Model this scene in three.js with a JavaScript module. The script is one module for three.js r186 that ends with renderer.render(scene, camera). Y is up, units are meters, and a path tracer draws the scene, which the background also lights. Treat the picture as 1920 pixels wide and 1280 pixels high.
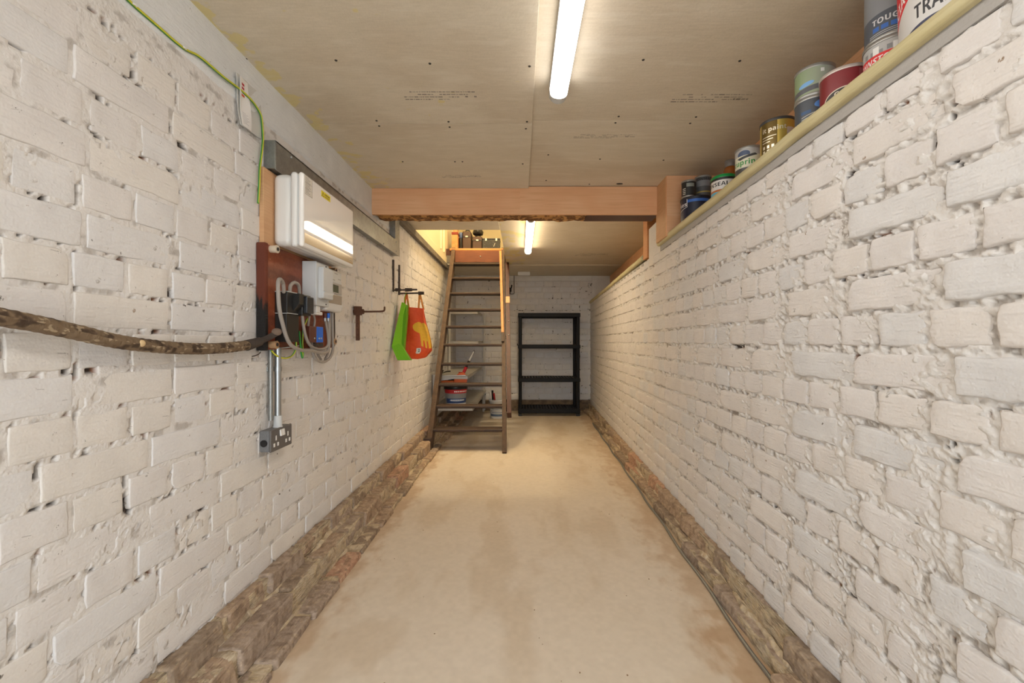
import * as THREE from 'three';
import { RoundedBoxGeometry } from 'three/addons/geometries/RoundedBoxGeometry.js';
import { mergeGeometries, mergeVertices } from 'three/addons/utils/BufferGeometryUtils.js';
import { RectAreaLightUniformsLib } from 'three/addons/lights/RectAreaLightUniformsLib.js';

// ---------------------------------------------------------------- camera, sky, exposure
const EYE = 0.92, F = 820, CX = 975, CY = 640;             // eye height (m), focal length and principal point (px of 1920x1280)
const scene = new THREE.Scene();
const camera = new THREE.PerspectiveCamera(2 * Math.atan(640 / F) * 180 / Math.PI, 1.5, 0.05, 60);
camera.position.set(0, EYE, 0);
camera.lookAt(0, EYE, -1);
camera.setViewOffset(1920, 1280, 960 - CX, 0, 1920, 1280);
const renderer = new THREE.WebGLRenderer({ antialias: true });
renderer.toneMapping = THREE.LinearToneMapping;
renderer.toneMappingExposure = 1.14;
renderer.shadowMap.enabled = true;
RectAreaLightUniformsLib.init();
scene.background = new THREE.Color(0.86, 0.93, 1.0);       // even overcast sky, seen only by the doorway behind the camera
scene.backgroundIntensity = 5.0;
const LAMP_COOL = [1.0, 0.955, 0.905], LAMP_WARM = [1.0, 0.80, 0.53];
const LAMP_L = 10.5, GLOW = 6.5, UPSTAIRS = 4.2;

// ---------------------------------------------------------------- helpers
const XL = -0.85, AR = 0.725, KR = 0.036, DB = 5.8;         // left wall x; right wall x = AR + KR * depth; depth of the back wall
const xr = (d) => AR + KR * d;
const YC = 1.794;                                            // underside of the lower ceiling boards
function rng(seed) { let s = seed >>> 0; return () => { s = (s + 0x6d2b79f5) >>> 0; let t = Math.imul(s ^ (s >>> 15), 1 | s); t = (t + Math.imul(t ^ (t >>> 7), 61 | t)) ^ t; return ((t ^ (t >>> 14)) >>> 0) / 4294967296; }; }
function h2(x, y, s) { let h = Math.imul(x | 0, 374761393) + Math.imul(y | 0, 668265263) + Math.imul(s | 0, 974711); h = Math.imul(h ^ (h >>> 13), 1274126177); return ((h ^ (h >>> 16)) >>> 0) / 4294967296; }
function vn(x, y, s, p = 0) {                                // value noise; p > 0 makes it repeat every p cells
  const xi = Math.floor(x), yi = Math.floor(y); let fx = x - xi, fy = y - yi; fx = fx * fx * (3 - 2 * fx); fy = fy * fy * (3 - 2 * fy);
  const w = (k) => (p ? ((k % p) + p) % p : k), x0 = w(xi), x1 = w(xi + 1), y0 = w(yi), y1 = w(yi + 1);
  return (h2(x0, y0, s) * (1 - fx) + h2(x1, y0, s) * fx) * (1 - fy) + (h2(x0, y1, s) * (1 - fx) + h2(x1, y1, s) * fx) * fy;
}
function fbm(x, y, s, o = 4, p = 0) { let a = 0.5, t = 0, n = 0; for (let i = 0; i < o; i++) { t += a * vn(x, y, s + i * 17, p); n += a; a *= 0.5; x *= 2; y *= 2; p *= 2; } return t / n; }
const sst = (a, b, x) => { const t = Math.min(1, Math.max(0, (x - a) / (b - a))); return t * t * (3 - 2 * t); };
const mix = (a, b, t) => a + (b - a) * t;
const mix3 = (a, b, t) => [mix(a[0], b[0], t), mix(a[1], b[1], t), mix(a[2], b[2], t)];

function canvasOf(w, h, fn) {
  const c = document.createElement('canvas'); c.width = w; c.height = h; const g = c.getContext('2d');
  if (fn) { const im = g.createImageData(w, h), q = im.data; for (let y = 0; y < h; y++) for (let x = 0; x < w; x++) { const r = fn(x / w, y / h), i = (y * w + x) * 4; q[i] = r[0]; q[i + 1] = r[1]; q[i + 2] = r[2]; q[i + 3] = 255; } g.putImageData(im, 0, 0); }
  return [c, g];
}
function texOf(c, color = true, rep = true) {
  const t = new THREE.CanvasTexture(c); if (color) t.colorSpace = THREE.SRGBColorSpace;
  if (rep) t.wrapS = t.wrapT = THREE.RepeatWrapping;
  return t;
}
const gray = (w, h, fn) => texOf(canvasOf(w, h, (u, v) => { const k = 255 * Math.min(1, Math.max(0, fn(u, v))); return [k, k, k]; })[0], false);
const colr = (w, h, fn) => texOf(canvasOf(w, h, fn)[0]);
function tiled(t, size) { const r = t.clone(); r.repeat.set(1 / size, 1 / size); r.needsUpdate = true; return r; }   // uv in metres

const mat = (o) => new THREE.MeshStandardMaterial({ roughness: 0.85, metalness: 0, ...o });
const phys = (o) => new THREE.MeshPhysicalMaterial({ roughness: 0.4, metalness: 0, ...o });
const hex = (r, g, b) => new THREE.Color(`rgb(${r},${g},${b})`);

function uvBox(g, off = 0) {                                 // uv in metres from the main direction of each normal
  const p = g.attributes.position, n = g.attributes.normal, uv = new Float32Array(p.count * 2);
  for (let i = 0; i < p.count; i++) {
    const ax = Math.abs(n.getX(i)), ay = Math.abs(n.getY(i)), az = Math.abs(n.getZ(i)); let a, b;
    if (ax >= ay && ax >= az) { a = p.getZ(i); b = p.getY(i); } else if (ay >= az) { a = p.getX(i); b = p.getZ(i); } else { a = p.getX(i); b = p.getY(i); }
    uv[2 * i] = a + off; uv[2 * i + 1] = b + off * 0.7;
  }
  g.setAttribute('uv', new THREE.BufferAttribute(uv, 2)); return g;
}
function turnUV(g) { const uv = g.attributes.uv; for (let i = 0; i < uv.count; i++) { const a = uv.getX(i); uv.setXY(i, uv.getY(i), a); } return g; }
// box by its limits: x, height and depth (depth d lies at z = -d); r rounds the edges
function bx(x0, x1, y0, y1, d0, d1, r = 0, off = 0) {
  const w = Math.abs(x1 - x0), h = Math.abs(y1 - y0), d = Math.abs(d1 - d0);
  const g = r > 0 ? new RoundedBoxGeometry(w, h, d, 2, Math.min(r, w / 2.01, h / 2.01, d / 2.01)) : new THREE.BoxGeometry(w, h, d);
  g.translate((x0 + x1) / 2, (y0 + y1) / 2, -(d0 + d1) / 2);
  return uvBox(g, off);
}
const V = (x, y, d) => new THREE.Vector3(x, y, -d);
function tube(pts, r, seg = 0, rs = 8, closed = false) {
  const c = new THREE.CatmullRomCurve3(pts, closed, 'centripetal');
  const n = seg || Math.max(8, pts.length * 8);
  const g = new THREE.TubeGeometry(c, n, r, rs, closed);
  if (closed) return g;
  const caps = [0, 1].map((t) => { const e = new THREE.SphereGeometry(r, rs, 4); const p = c.getPointAt(t); e.translate(p.x, p.y, p.z); return e; });
  return merge([g, ...caps]);
}
function rod(a, b, r, rs = 10, r2 = r) {
  const d = b.clone().sub(a), L = d.length(), g = new THREE.CylinderGeometry(r2, r, L, rs);
  g.translate(0, L / 2, 0); g.applyQuaternion(new THREE.Quaternion().setFromUnitVectors(new THREE.Vector3(0, 1, 0), d.normalize())); g.translate(a.x, a.y, a.z);
  return g;
}
function bar(a, b, w, t, side = new THREE.Vector3(1, 0, 0), r = 0.002) {         // straight timber from a to b, w across `side`, t thick
  const d = b.clone().sub(a), L = d.length(); d.normalize();
  const s = side.clone().addScaledVector(d, -side.dot(d)).normalize(), k = new THREE.Vector3().crossVectors(s, d);
  const g = r ? new RoundedBoxGeometry(w, L, t, 2, r) : new THREE.BoxGeometry(w, L, t); uvBox(g);
  const m = new THREE.Matrix4().makeBasis(s, d, k); m.setPosition(a.clone().add(b).multiplyScalar(0.5));
  return g.applyMatrix4(m);
}
function merge(l) {
  l = l.map((g) => { g = g.index ? g.toNonIndexed() : g; for (const k of Object.keys(g.attributes)) if (!['position', 'normal', 'uv'].includes(k)) g.deleteAttribute(k); return g; });
  return mergeGeometries(l);
}
const taken = new Map();
function numbered(n) { const k = (taken.get(n) ?? -1) + 1; taken.set(n, k); return k ? n + '_' + String(k).padStart(3, '0') : n; }
const shade = (o) => { o.castShadow = o.receiveShadow = true; return o; };
function mesh(name, g, m, parent) { const o = shade(new THREE.Mesh(g, m)); o.name = name; (parent || scene).add(o); return o; }
function thing(name, label, category, at = [0, 0, 0], group) {
  const o = new THREE.Group(); o.name = numbered(name); o.position.set(at[0], at[1], at[2]); scene.add(o);
  o.userData = { label, category }; if (group) o.userData.group = group; return o;
}
function struct(name) { const o = new THREE.Group(); o.name = name; o.userData = { kind: 'structure' }; scene.add(o); return o; }
function part(name, g, m, parent, extra) {                   // geometry in world coordinates under a thing (or under one of its parts)
  let q = parent; while (q.parent && q.parent !== scene) q = q.parent;
  g.translate(-q.position.x, -q.position.y, -q.position.z);
  const o = mesh(name, g, m, parent); if (extra) Object.assign(o.userData, extra); return o;
}
function lone(name, label, category, g, m, group) {          // a thing that is one mesh, its origin at the middle of its underside
  g.computeBoundingBox(); const b = g.boundingBox, c = [(b.min.x + b.max.x) / 2, b.min.y, (b.min.z + b.max.z) / 2];
  g.translate(-c[0], -c[1], -c[2]); const o = mesh(numbered(name), g, m); o.position.set(...c);
  o.userData = { label, category }; if (group) o.userData.group = group; return o;
}
// a point on the left wall, `off` metres in front of its face, read from where it stands in the photograph
function LW(px, py, off = 0) { const x = XL + off, d = -x * F / (CX - px); return V(x, EYE + (CY - py) * d / F, d); }
const LD = (px, off = 0) => -(XL + off) * F / (CX - px);

// ---------------------------------------------------------------- materials
const T_fine = gray(512, 512, (u, v) => 0.5 * fbm(u * 48, v * 48, 3, 4, 48) + 0.5 * fbm(u * 10, v * 10, 9, 3, 10));
const T_brush = gray(1024, 1024, (u, v) => { const k = fbm(u * 14, v * 70, 21, 3, 14 * 1) * 0.0 + 0.55 * fbm(u * 24, v * 24, 5, 5, 24) + 0.3 * vn(u * 20, v * 160, 7, 0) * sst(0, 0.05, v) * sst(1, 0.95, v) + 0.15 * vn(u * 200, v * 200, 8, 200); return k; });
function paintTex(base, seed, specks) {
  const [c, g] = canvasOf(1024, 1024, (u, v) => {
    const k = (fbm(u * 8, v * 8, seed, 4, 8) - 0.5) * 16 + (vn(u * 256, v * 256, seed + 3, 256) - 0.5) * 5;
    return [base[0] + k, base[1] + k * 0.98, base[2] + k * 0.92];
  });
  const r = rng(seed * 7 + 1);
  for (let i = 0; i < specks; i++) {                          // chips and pits in the paint, with the brick showing
    const x = r() * 1024, y = r() * 1024, n = 1 + Math.floor(r() * 5), big = r() < 0.12;
    const col = r() < 0.55 ? [70, 62, 55] : r() < 0.6 ? [135, 110, 88] : [150, 145, 138];
    for (let j = 0; j < n; j++) { g.fillStyle = `rgba(${col[0]},${col[1]},${col[2]},${0.35 + r() * 0.6})`; g.beginPath(); g.ellipse(x + (r() - 0.5) * 14, y + (r() - 0.5) * 14, (big ? 4.5 : 1.2) * (0.5 + r()), (big ? 3 : 1) * (0.4 + r()), r() * 3, 0, 7); g.fill(); }
    if (r() < 0.25) { g.strokeStyle = 'rgba(105,98,92,0.55)'; g.lineWidth = 0.8 + r(); g.beginPath(); g.moveTo(x, y); g.lineTo(x + (r() - 0.5) * 50, y + (r() - 0.5) * 14); g.stroke(); }
  }
  return tiled(texOf(c), 0.6);
}
const B_brush = tiled(T_brush, 0.6), B_fine = tiled(T_fine, 0.3);
const M_paintL = [[225, 221, 218], [223, 221, 220], [225, 220, 214]].map((b, i) => mat({ map: paintTex(b, 31 + i, 90), bumpMap: B_brush, bumpScale: 0.0022, roughness: 0.62 }));
const M_paintR = [[224, 219, 216], [220, 218, 217], [224, 218, 213]].map((b, i) => mat({ map: paintTex(b, 51 + i, 40), bumpMap: B_brush, bumpScale: 0.0026, roughness: 0.66 }));
const M_mortar = mat({ vertexColors: true, bumpMap: B_fine, bumpScale: 0.004, roughness: 0.75 });
const M_render = mat({ map: paintTex([226, 228, 229], 77, 60), bumpMap: B_brush, bumpScale: 0.003, roughness: 0.6 });
const M_whitewall = mat({ map: paintTex([232, 230, 226], 78, 10), bumpMap: B_brush, bumpScale: 0.004, roughness: 0.7 });

function woodTex(w, h, a, b, c, seed, knots = 0, rings = 26) {
  return colr(w, h, (u, v) => {
    const warp = fbm(u * 3, v * 3, seed, 3) * 2.2, g = 0.5 + 0.5 * Math.sin((v * rings + warp * 3.2) * 1.9), f = vn(u * 10, v * h * 0.45, seed + 5);
    let t = mix3(a, b, 0.55 * g + 0.25 * fbm(u * 4, v * 14, seed + 9, 3)); t = mix3(t, c, 0.35 * f * f); return t;
  });
}
const T_ply = woodTex(1024, 512, [238, 190, 146], [230, 172, 126], [206, 146, 102], 4, 0, 9);
const M_ply = mat({ map: tiled(T_ply, 0.9), bumpMap: B_fine, bumpScale: 0.0006, roughness: 0.7 });
const M_plyPale = mat({ map: tiled(woodTex(512, 512, [222, 178, 134], [208, 160, 116], [186, 140, 100], 6, 0, 8), 0.6), roughness: 0.7 });
const T_dark = woodTex(1024, 512, [78, 58, 44], [56, 41, 32], [38, 28, 22], 8, 0, 22);
const M_oldwood = mat({ map: tiled(T_dark, 0.7), bumpMap: B_fine, bumpScale: 0.0015, roughness: 0.6 });
const M_stile = mat({ map: tiled(woodTex(1024, 512, [98, 74, 54], [74, 56, 42], [50, 38, 30], 12, 0, 24), 0.8), bumpMap: B_fine, bumpScale: 0.0015, roughness: 0.65 });
const M_mahog = mat({ map: tiled(woodTex(512, 512, [84, 44, 32], [66, 34, 26], [44, 24, 18], 14, 0, 14), 0.7), bumpMap: B_fine, bumpScale: 0.0008, roughness: 0.5 });
const M_pine = mat({ map: tiled(woodTex(512, 512, [216, 152, 92], [204, 132, 74], [176, 108, 58], 16, 0, 14), 0.6), roughness: 0.55 });
const M_greywood = mat({ map: tiled(woodTex(512, 512, [138, 130, 118], [112, 104, 94], [70, 62, 54], 18, 0, 18), 0.7), bumpMap: B_fine, bumpScale: 0.002, roughness: 0.85 });
const M_chewed = mat({ map: tiled(colr(1024, 256, (u, v) => { const k = fbm(u * 40, v * 36, 61, 4), m = sst(0.42, 0.62, k); let t = mix3([124, 84, 50], [204, 152, 92], m); return mix3(t, [70, 42, 26], 0.7 * sst(0.6, 0.8, fbm(u * 30, v * 60, 71, 3))); }), 0.9), bumpMap: B_fine, bumpScale: 0.003, roughness: 0.9 });
const M_bead = mat({ map: tiled(woodTex(512, 512, [216, 206, 164], [204, 192, 146], [176, 160, 116], 20, 0, 10), 0.7), bumpMap: B_fine, bumpScale: 0.001, roughness: 0.55 });
const M_slabgrey = mat({ color: hex(176, 172, 168), bumpMap: B_brush, bumpScale: 0.003, roughness: 0.8 });
const M_galv = phys({ map: tiled(colr(256, 256, (u, v) => { const k = 150 + 34 * (fbm(u * 9, v * 9, 41, 3, 9) - 0.5) + 10 * (vn(u * 60, v * 60, 4, 60) - 0.5); return [k, k + 2, k]; }), 0.25), metalness: 0.75, roughness: 0.42 });
const M_steel = phys({ color: hex(172, 176, 178), metalness: 0.85, roughness: 0.32 });
const M_rust = mat({ map: tiled(colr(256, 256, (u, v) => { const k = fbm(u * 16, v * 16, 43, 4, 16); return mix3([70, 48, 40], [132, 88, 62], k); }), 0.12), bumpMap: B_fine, bumpScale: 0.002, roughness: 0.85, metalness: 0.2 });
const M_iron = mat({ map: tiled(colr(256, 256, (u, v) => { const k = fbm(u * 12, v * 12, 44, 4, 12); return mix3([48, 42, 40], [112, 98, 88], k); }), 0.1), bumpMap: B_fine, bumpScale: 0.002, roughness: 0.7, metalness: 0.3 });
const M_whitePl = phys({ color: hex(232, 231, 228), roughness: 0.28, clearcoat: 0.3 });
const M_glossPl = phys({ color: hex(250, 248, 244), roughness: 0.5, clearcoat: 0.9, clearcoatRoughness: 0.02 });
const M_greyPl = phys({ color: hex(206, 208, 208), roughness: 0.45 });
const M_blackPl = phys({ color: hex(22, 22, 24), roughness: 0.38 });
const M_bakelite = phys({ color: hex(34, 32, 30), roughness: 0.33 });
const M_charcoal = phys({ color: hex(15, 15, 16), roughness: 0.5, specularIntensity: 0.5 });
const M_greyCable = phys({ color: hex(158, 150, 142), roughness: 0.5 });
const M_brownPl = phys({ color: hex(96, 52, 40), roughness: 0.45 });
const M_bluePl = phys({ color: hex(32, 108, 220), roughness: 0.4 });
const M_socket = phys({ map: tiled(colr(128, 128, (u, v) => { const k = 118 + 26 * (vn(u * 64, v * 64, 6, 64) - 0.5); return [k, k + 1, k + 3]; }), 0.05), metalness: 0.15, roughness: 0.5 });
const M_blackMetal = mat({ color: hex(30, 28, 28), roughness: 0.6 });
const M_cream = mat({ color: hex(236, 224, 192), roughness: 0.6 });
// green and yellow stripes run along an earth wire
const M_earth = phys({ map: texOf(canvasOf(64, 64, (u, v) => ((v + 0.16) % 1 < 0.3 ? [206, 200, 56] : [70, 140, 58]))[0]), roughness: 0.45 });
const M_greenW = phys({ map: texOf(canvasOf(64, 64, (u, v) => ((v + 0.3) % 1 < 0.25 ? [200, 205, 60] : [48, 150, 62]))[0]), roughness: 0.45 });
// ---------------------------------------------------------------- brick faces
// A painted brick seen from its face: x along the wall, y up, z out of the wall (0 = nominal face); soft edges, chipped corners.
function brickFace(w, h, nx, ny, seed, { proud = 0, rough = 0.0012, bevel = 0.006, back = 0.02, wob = 0.0025, chip = 0.3 }) {
  const r = rng(seed), ch = [r(), r(), r(), r()].map((k) => (k < chip ? 0.004 + r() * 0.012 : 0.0022));
  const xs = [0, 0.006 / w], ys = [0, 0.006 / h];
  const line = (n, s) => { const a = [0, bevel * 0.25 / s, bevel / s]; for (let i = 1; i < n; i++) a.push(mix(bevel / s, 1 - bevel / s, i / n)); a.push(1 - bevel / s, 1 - bevel * 0.25 / s, 1); return a; };
  const U = line(nx, w), W = line(ny, h), P = [], uv = [], idx = [], ou = r() * 7, ov = r() * 7, tilt = [(r() - 0.5) * 0.02, (r() - 0.5) * 0.03];
  U.forEach((a, i) => W.forEach((b, j) => {
    let x = (a - 0.5) * w, y = (b - 0.5) * h;
    const e = Math.min(i, U.length - 1 - i, j, W.length - 1 - j);
    x += (vn(b * 5 + 3, i < 3 ? 1 : i > U.length - 4 ? 2 : 3, seed) - 0.5) * 2 * wob; y += (vn(a * w * 40, j < 3 ? 1 : j > W.length - 4 ? 2 : 3, seed + 1) - 0.5) * 2 * wob;
    const cx = Math.min(a, 1 - a) * w, cy = Math.min(b, 1 - b) * h, k = (a > 0.5 ? 1 : 0) + (b > 0.5 ? 2 : 0), q = ch[k];
    if (cx + cy < q * 2) { x -= Math.sign(x) * (q * 2 - cx - cy) * 0.4; y -= Math.sign(y) * (q * 2 - cx - cy) * 0.4; }
    const z = e === 0 ? -back : proud + (e === 1 ? -bevel * 0.55 : 0) + (fbm(x * 28 + ou * 9, y * 28, seed + 7, 3) - 0.5) * 2 * rough + x * tilt[0] + y * tilt[1];
    P.push(x, y, z); uv.push(x + ou, y + ov);
  }));
  const m = W.length;
  for (let i = 0; i + 1 < U.length; i++) for (let j = 0; j + 1 < m; j++) { const a = i * m + j, b = a + m; idx.push(a, b, b + 1, a, b + 1, a + 1); }
  const g = new THREE.BufferGeometry(); g.setAttribute('position', new THREE.Float32BufferAttribute(P, 3)); g.setAttribute('uv', new THREE.Float32BufferAttribute(uv, 2)); g.setIndex(idx); g.computeVertexNormals();
  return g;
}
// The bed of mortar between and behind the bricks: a relief with pits, coloured where paint is missing. place(u, v, n) gives the world point.
function mortarSheet(place, u0, u1, v0, v1, step, relief, flip) {
  const nu = Math.ceil((u1 - u0) / step), nv = Math.ceil((v1 - v0) / step), P = [], C = [], uv = [], idx = [];
  for (let i = 0; i <= nu; i++) for (let j = 0; j <= nv; j++) {
    const u = mix(u0, u1, i / nu), v = mix(v0, v1, j / nv), [n, c] = relief(u, v), p = place(u, v, n);
    P.push(p.x, p.y, p.z); C.push(...c); uv.push(u, v);
  }
  for (let i = 0; i < nu; i++) for (let j = 0; j < nv; j++) { const a = i * (nv + 1) + j, b = a + nv + 1; flip ? idx.push(a, b + 1, b, a, a + 1, b + 1) : idx.push(a, b, b + 1, a, b + 1, a + 1); }
  const g = new THREE.BufferGeometry(); g.setAttribute('position', new THREE.Float32BufferAttribute(P, 3)); g.setAttribute('color', new THREE.Float32BufferAttribute(C, 3)); g.setAttribute('uv', new THREE.Float32BufferAttribute(uv, 2)); g.setIndex(idx); g.computeVertexNormals();
  return g;
}
const lin = (r, g, b) => { const c = hex(r, g, b); return [c.r, c.g, c.b]; };
const C_white = lin(224, 220, 216), C_pit = lin(58, 48, 42), C_bare = lin(140, 122, 104), C_rust = lin(136, 92, 64), C_gap = lin(150, 141, 132);
const place = {
  left: (u, v, n) => V(XL + n, v, u), right: (u, v, n) => V(xr(u) - n, v, u), back: (u, v, n) => V(u, v, DB - n),
};
const ANGLE = { left: Math.PI / 2, right: -Math.PI / 2 + Math.atan(KR), back: 0 };
// courses: {y: middle, h, bricks: [[u, width], ...]}; the most prominent `single` bricks are parts, the rest one part
function layBricks(wall, key, courses, variants, mats, single, far, pick) {
  const all = [];
  for (const c of courses) for (const [u, w] of c.bricks) all.push({ u, w, y: c.y, h: c.h });
  all.sort((a, b) => pick(a) - pick(b));
  const rest = [], box = new THREE.Matrix4(), q = new THREE.Quaternion().setFromAxisAngle(new THREE.Vector3(0, 1, 0), ANGLE[key]);
  all.forEach((b, i) => {
    const head = b.w < 0.15, set = (i < single ? variants : far)[head ? 'header' : 'stretcher'], k = Math.floor(h2(i, 3, 91) * set.length), g = set[k];
    const nominal = head ? variants.hw : variants.sw, p = place[key](b.u, b.y, (h2(i, 5, 92) - 0.5) * variants.proud), sc = new THREE.Vector3(b.w / nominal, b.h / variants.h, 1);
    if (i < single) {
      const o = mesh(numbered('brick'), g, mats[Math.floor(h2(i, 9, 93) * mats.length)], wall);
      o.position.copy(p); o.quaternion.copy(q); o.scale.copy(sc);
    } else rest.push(g.clone().applyMatrix4(box.compose(p, q, sc)));
  });
  if (rest.length) { const o = mesh('distant_bricks', merge(rest), mats[0], wall); o.userData.kind = 'stuff'; }
}
const vars = (w, h, n, seed, o, nx, ny) => Array.from({ length: n }, (_, i) => brickFace(w, h, nx, ny, seed + i * 13, o));
function row(start, from, to, unit, joint, r) {               // bricks of one course: centres and widths between the joints
  const out = []; let u = start - Math.ceil((start - from) / unit) * unit;
  for (; u < to; u += unit) { const j = joint * (0.8 + 0.5 * r()); out.push([u + unit / 2 + (r() - 0.5) * 0.004, unit - j + (r() - 0.5) * 0.004]); }
  return out;
}

// ---------------------------------------------------------------- left wall
{
  const w = struct('wall_left'), C = 0.0787, r = rng(5), top = 1.635;
  mesh('masonry', merge([bx(XL - 0.22, XL - 0.018, 0, 1.9, -1.3, 6.0)]), M_whitewall, w);
  mesh('plain_stretch', bx(XL - 0.02, XL, 0, 1.8, -1.3, 0.26), M_whitewall, w);
  mesh('render_band', (() => {                                // smooth rendered strip above the brickwork, slightly uneven
    const g = new THREE.PlaneGeometry(3.2, 1.8 - top, 200, 14), p = g.attributes.position, P = [], uv = [];
    for (let i = 0; i < p.count; i++) { const u = 1.45 + p.getX(i), v = (top + 1.8) / 2 + p.getY(i), lo = v < top + 0.006; P.push(XL + (lo ? -0.012 : 0.0035 + 0.005 * (fbm(u * 6, v * 14, 3, 3) - 0.5)), v + (lo ? 0.012 * (vn(u * 14, 2, 8) - 0.5) : 0), -u); uv.push(u, v); }
    g.setAttribute('position', new THREE.Float32BufferAttribute(P, 3)); g.setAttribute('uv', new THREE.Float32BufferAttribute(uv, 2)); g.computeVertexNormals(); return g;
  })(), M_render, w);
  const courses = [];
  for (let j = -8; j <= 10; j++) {
    const y = 0.787 + C * j - C / 2, head = ((j % 2) + 2) % 2 === 0, jt = 0.009;
    const start = head ? 0.718 : (((j - 1) / 2) % 2 === 0 ? 0.77 : 0.77) + (j > 0 ? 0.126 - 0.059 : 0);
    courses.push({ y: y - 0.0035 + (r() - 0.5) * 0.003, h: C - jt + (r() - 0.5) * 0.003, bricks: row(start + (j < -1 || j > 1 ? (r() - 0.5) * 0.05 : 0), 0.3, DB, head ? 0.1178 : 0.2356, jt, r) });
  }
  courses.at(-1).h += 0.004;
  const o = { proud: 0.0005, rough: 0.0011, bevel: 0.0036, back: 0.010, wob: 0.0018, chip: 0.06 }, v = { sw: 0.225, hw: 0.107, h: 0.0682, proud: 0.003 };
  v.stretcher = vars(v.sw, v.h, 9, 100, o, 12, 4); v.header = vars(v.hw, v.h, 9, 300, o, 6, 4);
  const far = { stretcher: vars(v.sw, v.h, 4, 500, o, 3, 1), header: vars(v.hw, v.h, 4, 600, o, 2, 1) };
  layBricks(w, 'left', courses, v, M_paintL, 296, far, (b) => b.u - (b.u < 0.62 ? -9 : 0));
  const relief = (u, y) => {
    const n = -0.0009 + 0.0030 * (fbm(u * 55, y * 55, 11, 3) - 0.5) + 0.004 * (fbm(u * 9, y * 9, 13, 2) - 0.5) * 0.7;
    const pit = vn(u * 105, y * 88, 15) * 0.62 + 0.38 * fbm(u * 17, y * 23, 17, 2), bare = fbm(u * 30, y * 44, 19, 3);
    if (pit > 0.715 && y < 1.58) return [n - 0.009, mix3(C_white, h2(Math.floor(u * 40), Math.floor(y * 40), 6) < 0.25 ? C_rust : C_pit, sst(0.715, 0.745, pit))];
    return [n, mix3(C_white, C_gap, 0.5 * sst(0.62, 0.72, bare))];
  };
  mesh('mortar_joints', mortarSheet(place.left, 0.26, 2.9, 0.12, top + 0.01, 0.0055, relief), M_mortar, w);
  mesh('mortar_joints_beyond', mortarSheet(place.left, 2.9, DB, 0.12, top + 0.12, 0.013, relief), M_mortar, w);
  // the brickwork runs on a little higher behind the beam, beside the stair
  const up = [];
  for (let j = 11; j <= 12; j++) up.push({ y: 0.787 + C * j - C / 2, h: C - 0.01, bricks: row(j % 2 ? 0.8 : 0.718, 3.05, DB, j % 2 ? 0.2356 : 0.1178, 0.01, r) });
  const rest = [], q = new THREE.Quaternion().setFromAxisAngle(new THREE.Vector3(0, 1, 0), ANGLE.left), m4 = new THREE.Matrix4();
  for (const c of up) for (const [u, bw] of c.bricks) rest.push((bw < 0.15 ? far.header : far.stretcher)[Math.floor(r() * 4)].clone().applyMatrix4(m4.compose(place.left(u, c.y, 0), q, new THREE.Vector3(bw / (bw < 0.15 ? v.hw : v.sw), 1, 1))));
  const ub = mesh('upper_bricks', merge(rest), M_paintL[0], w); ub.userData.kind = 'stuff';
}
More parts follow.
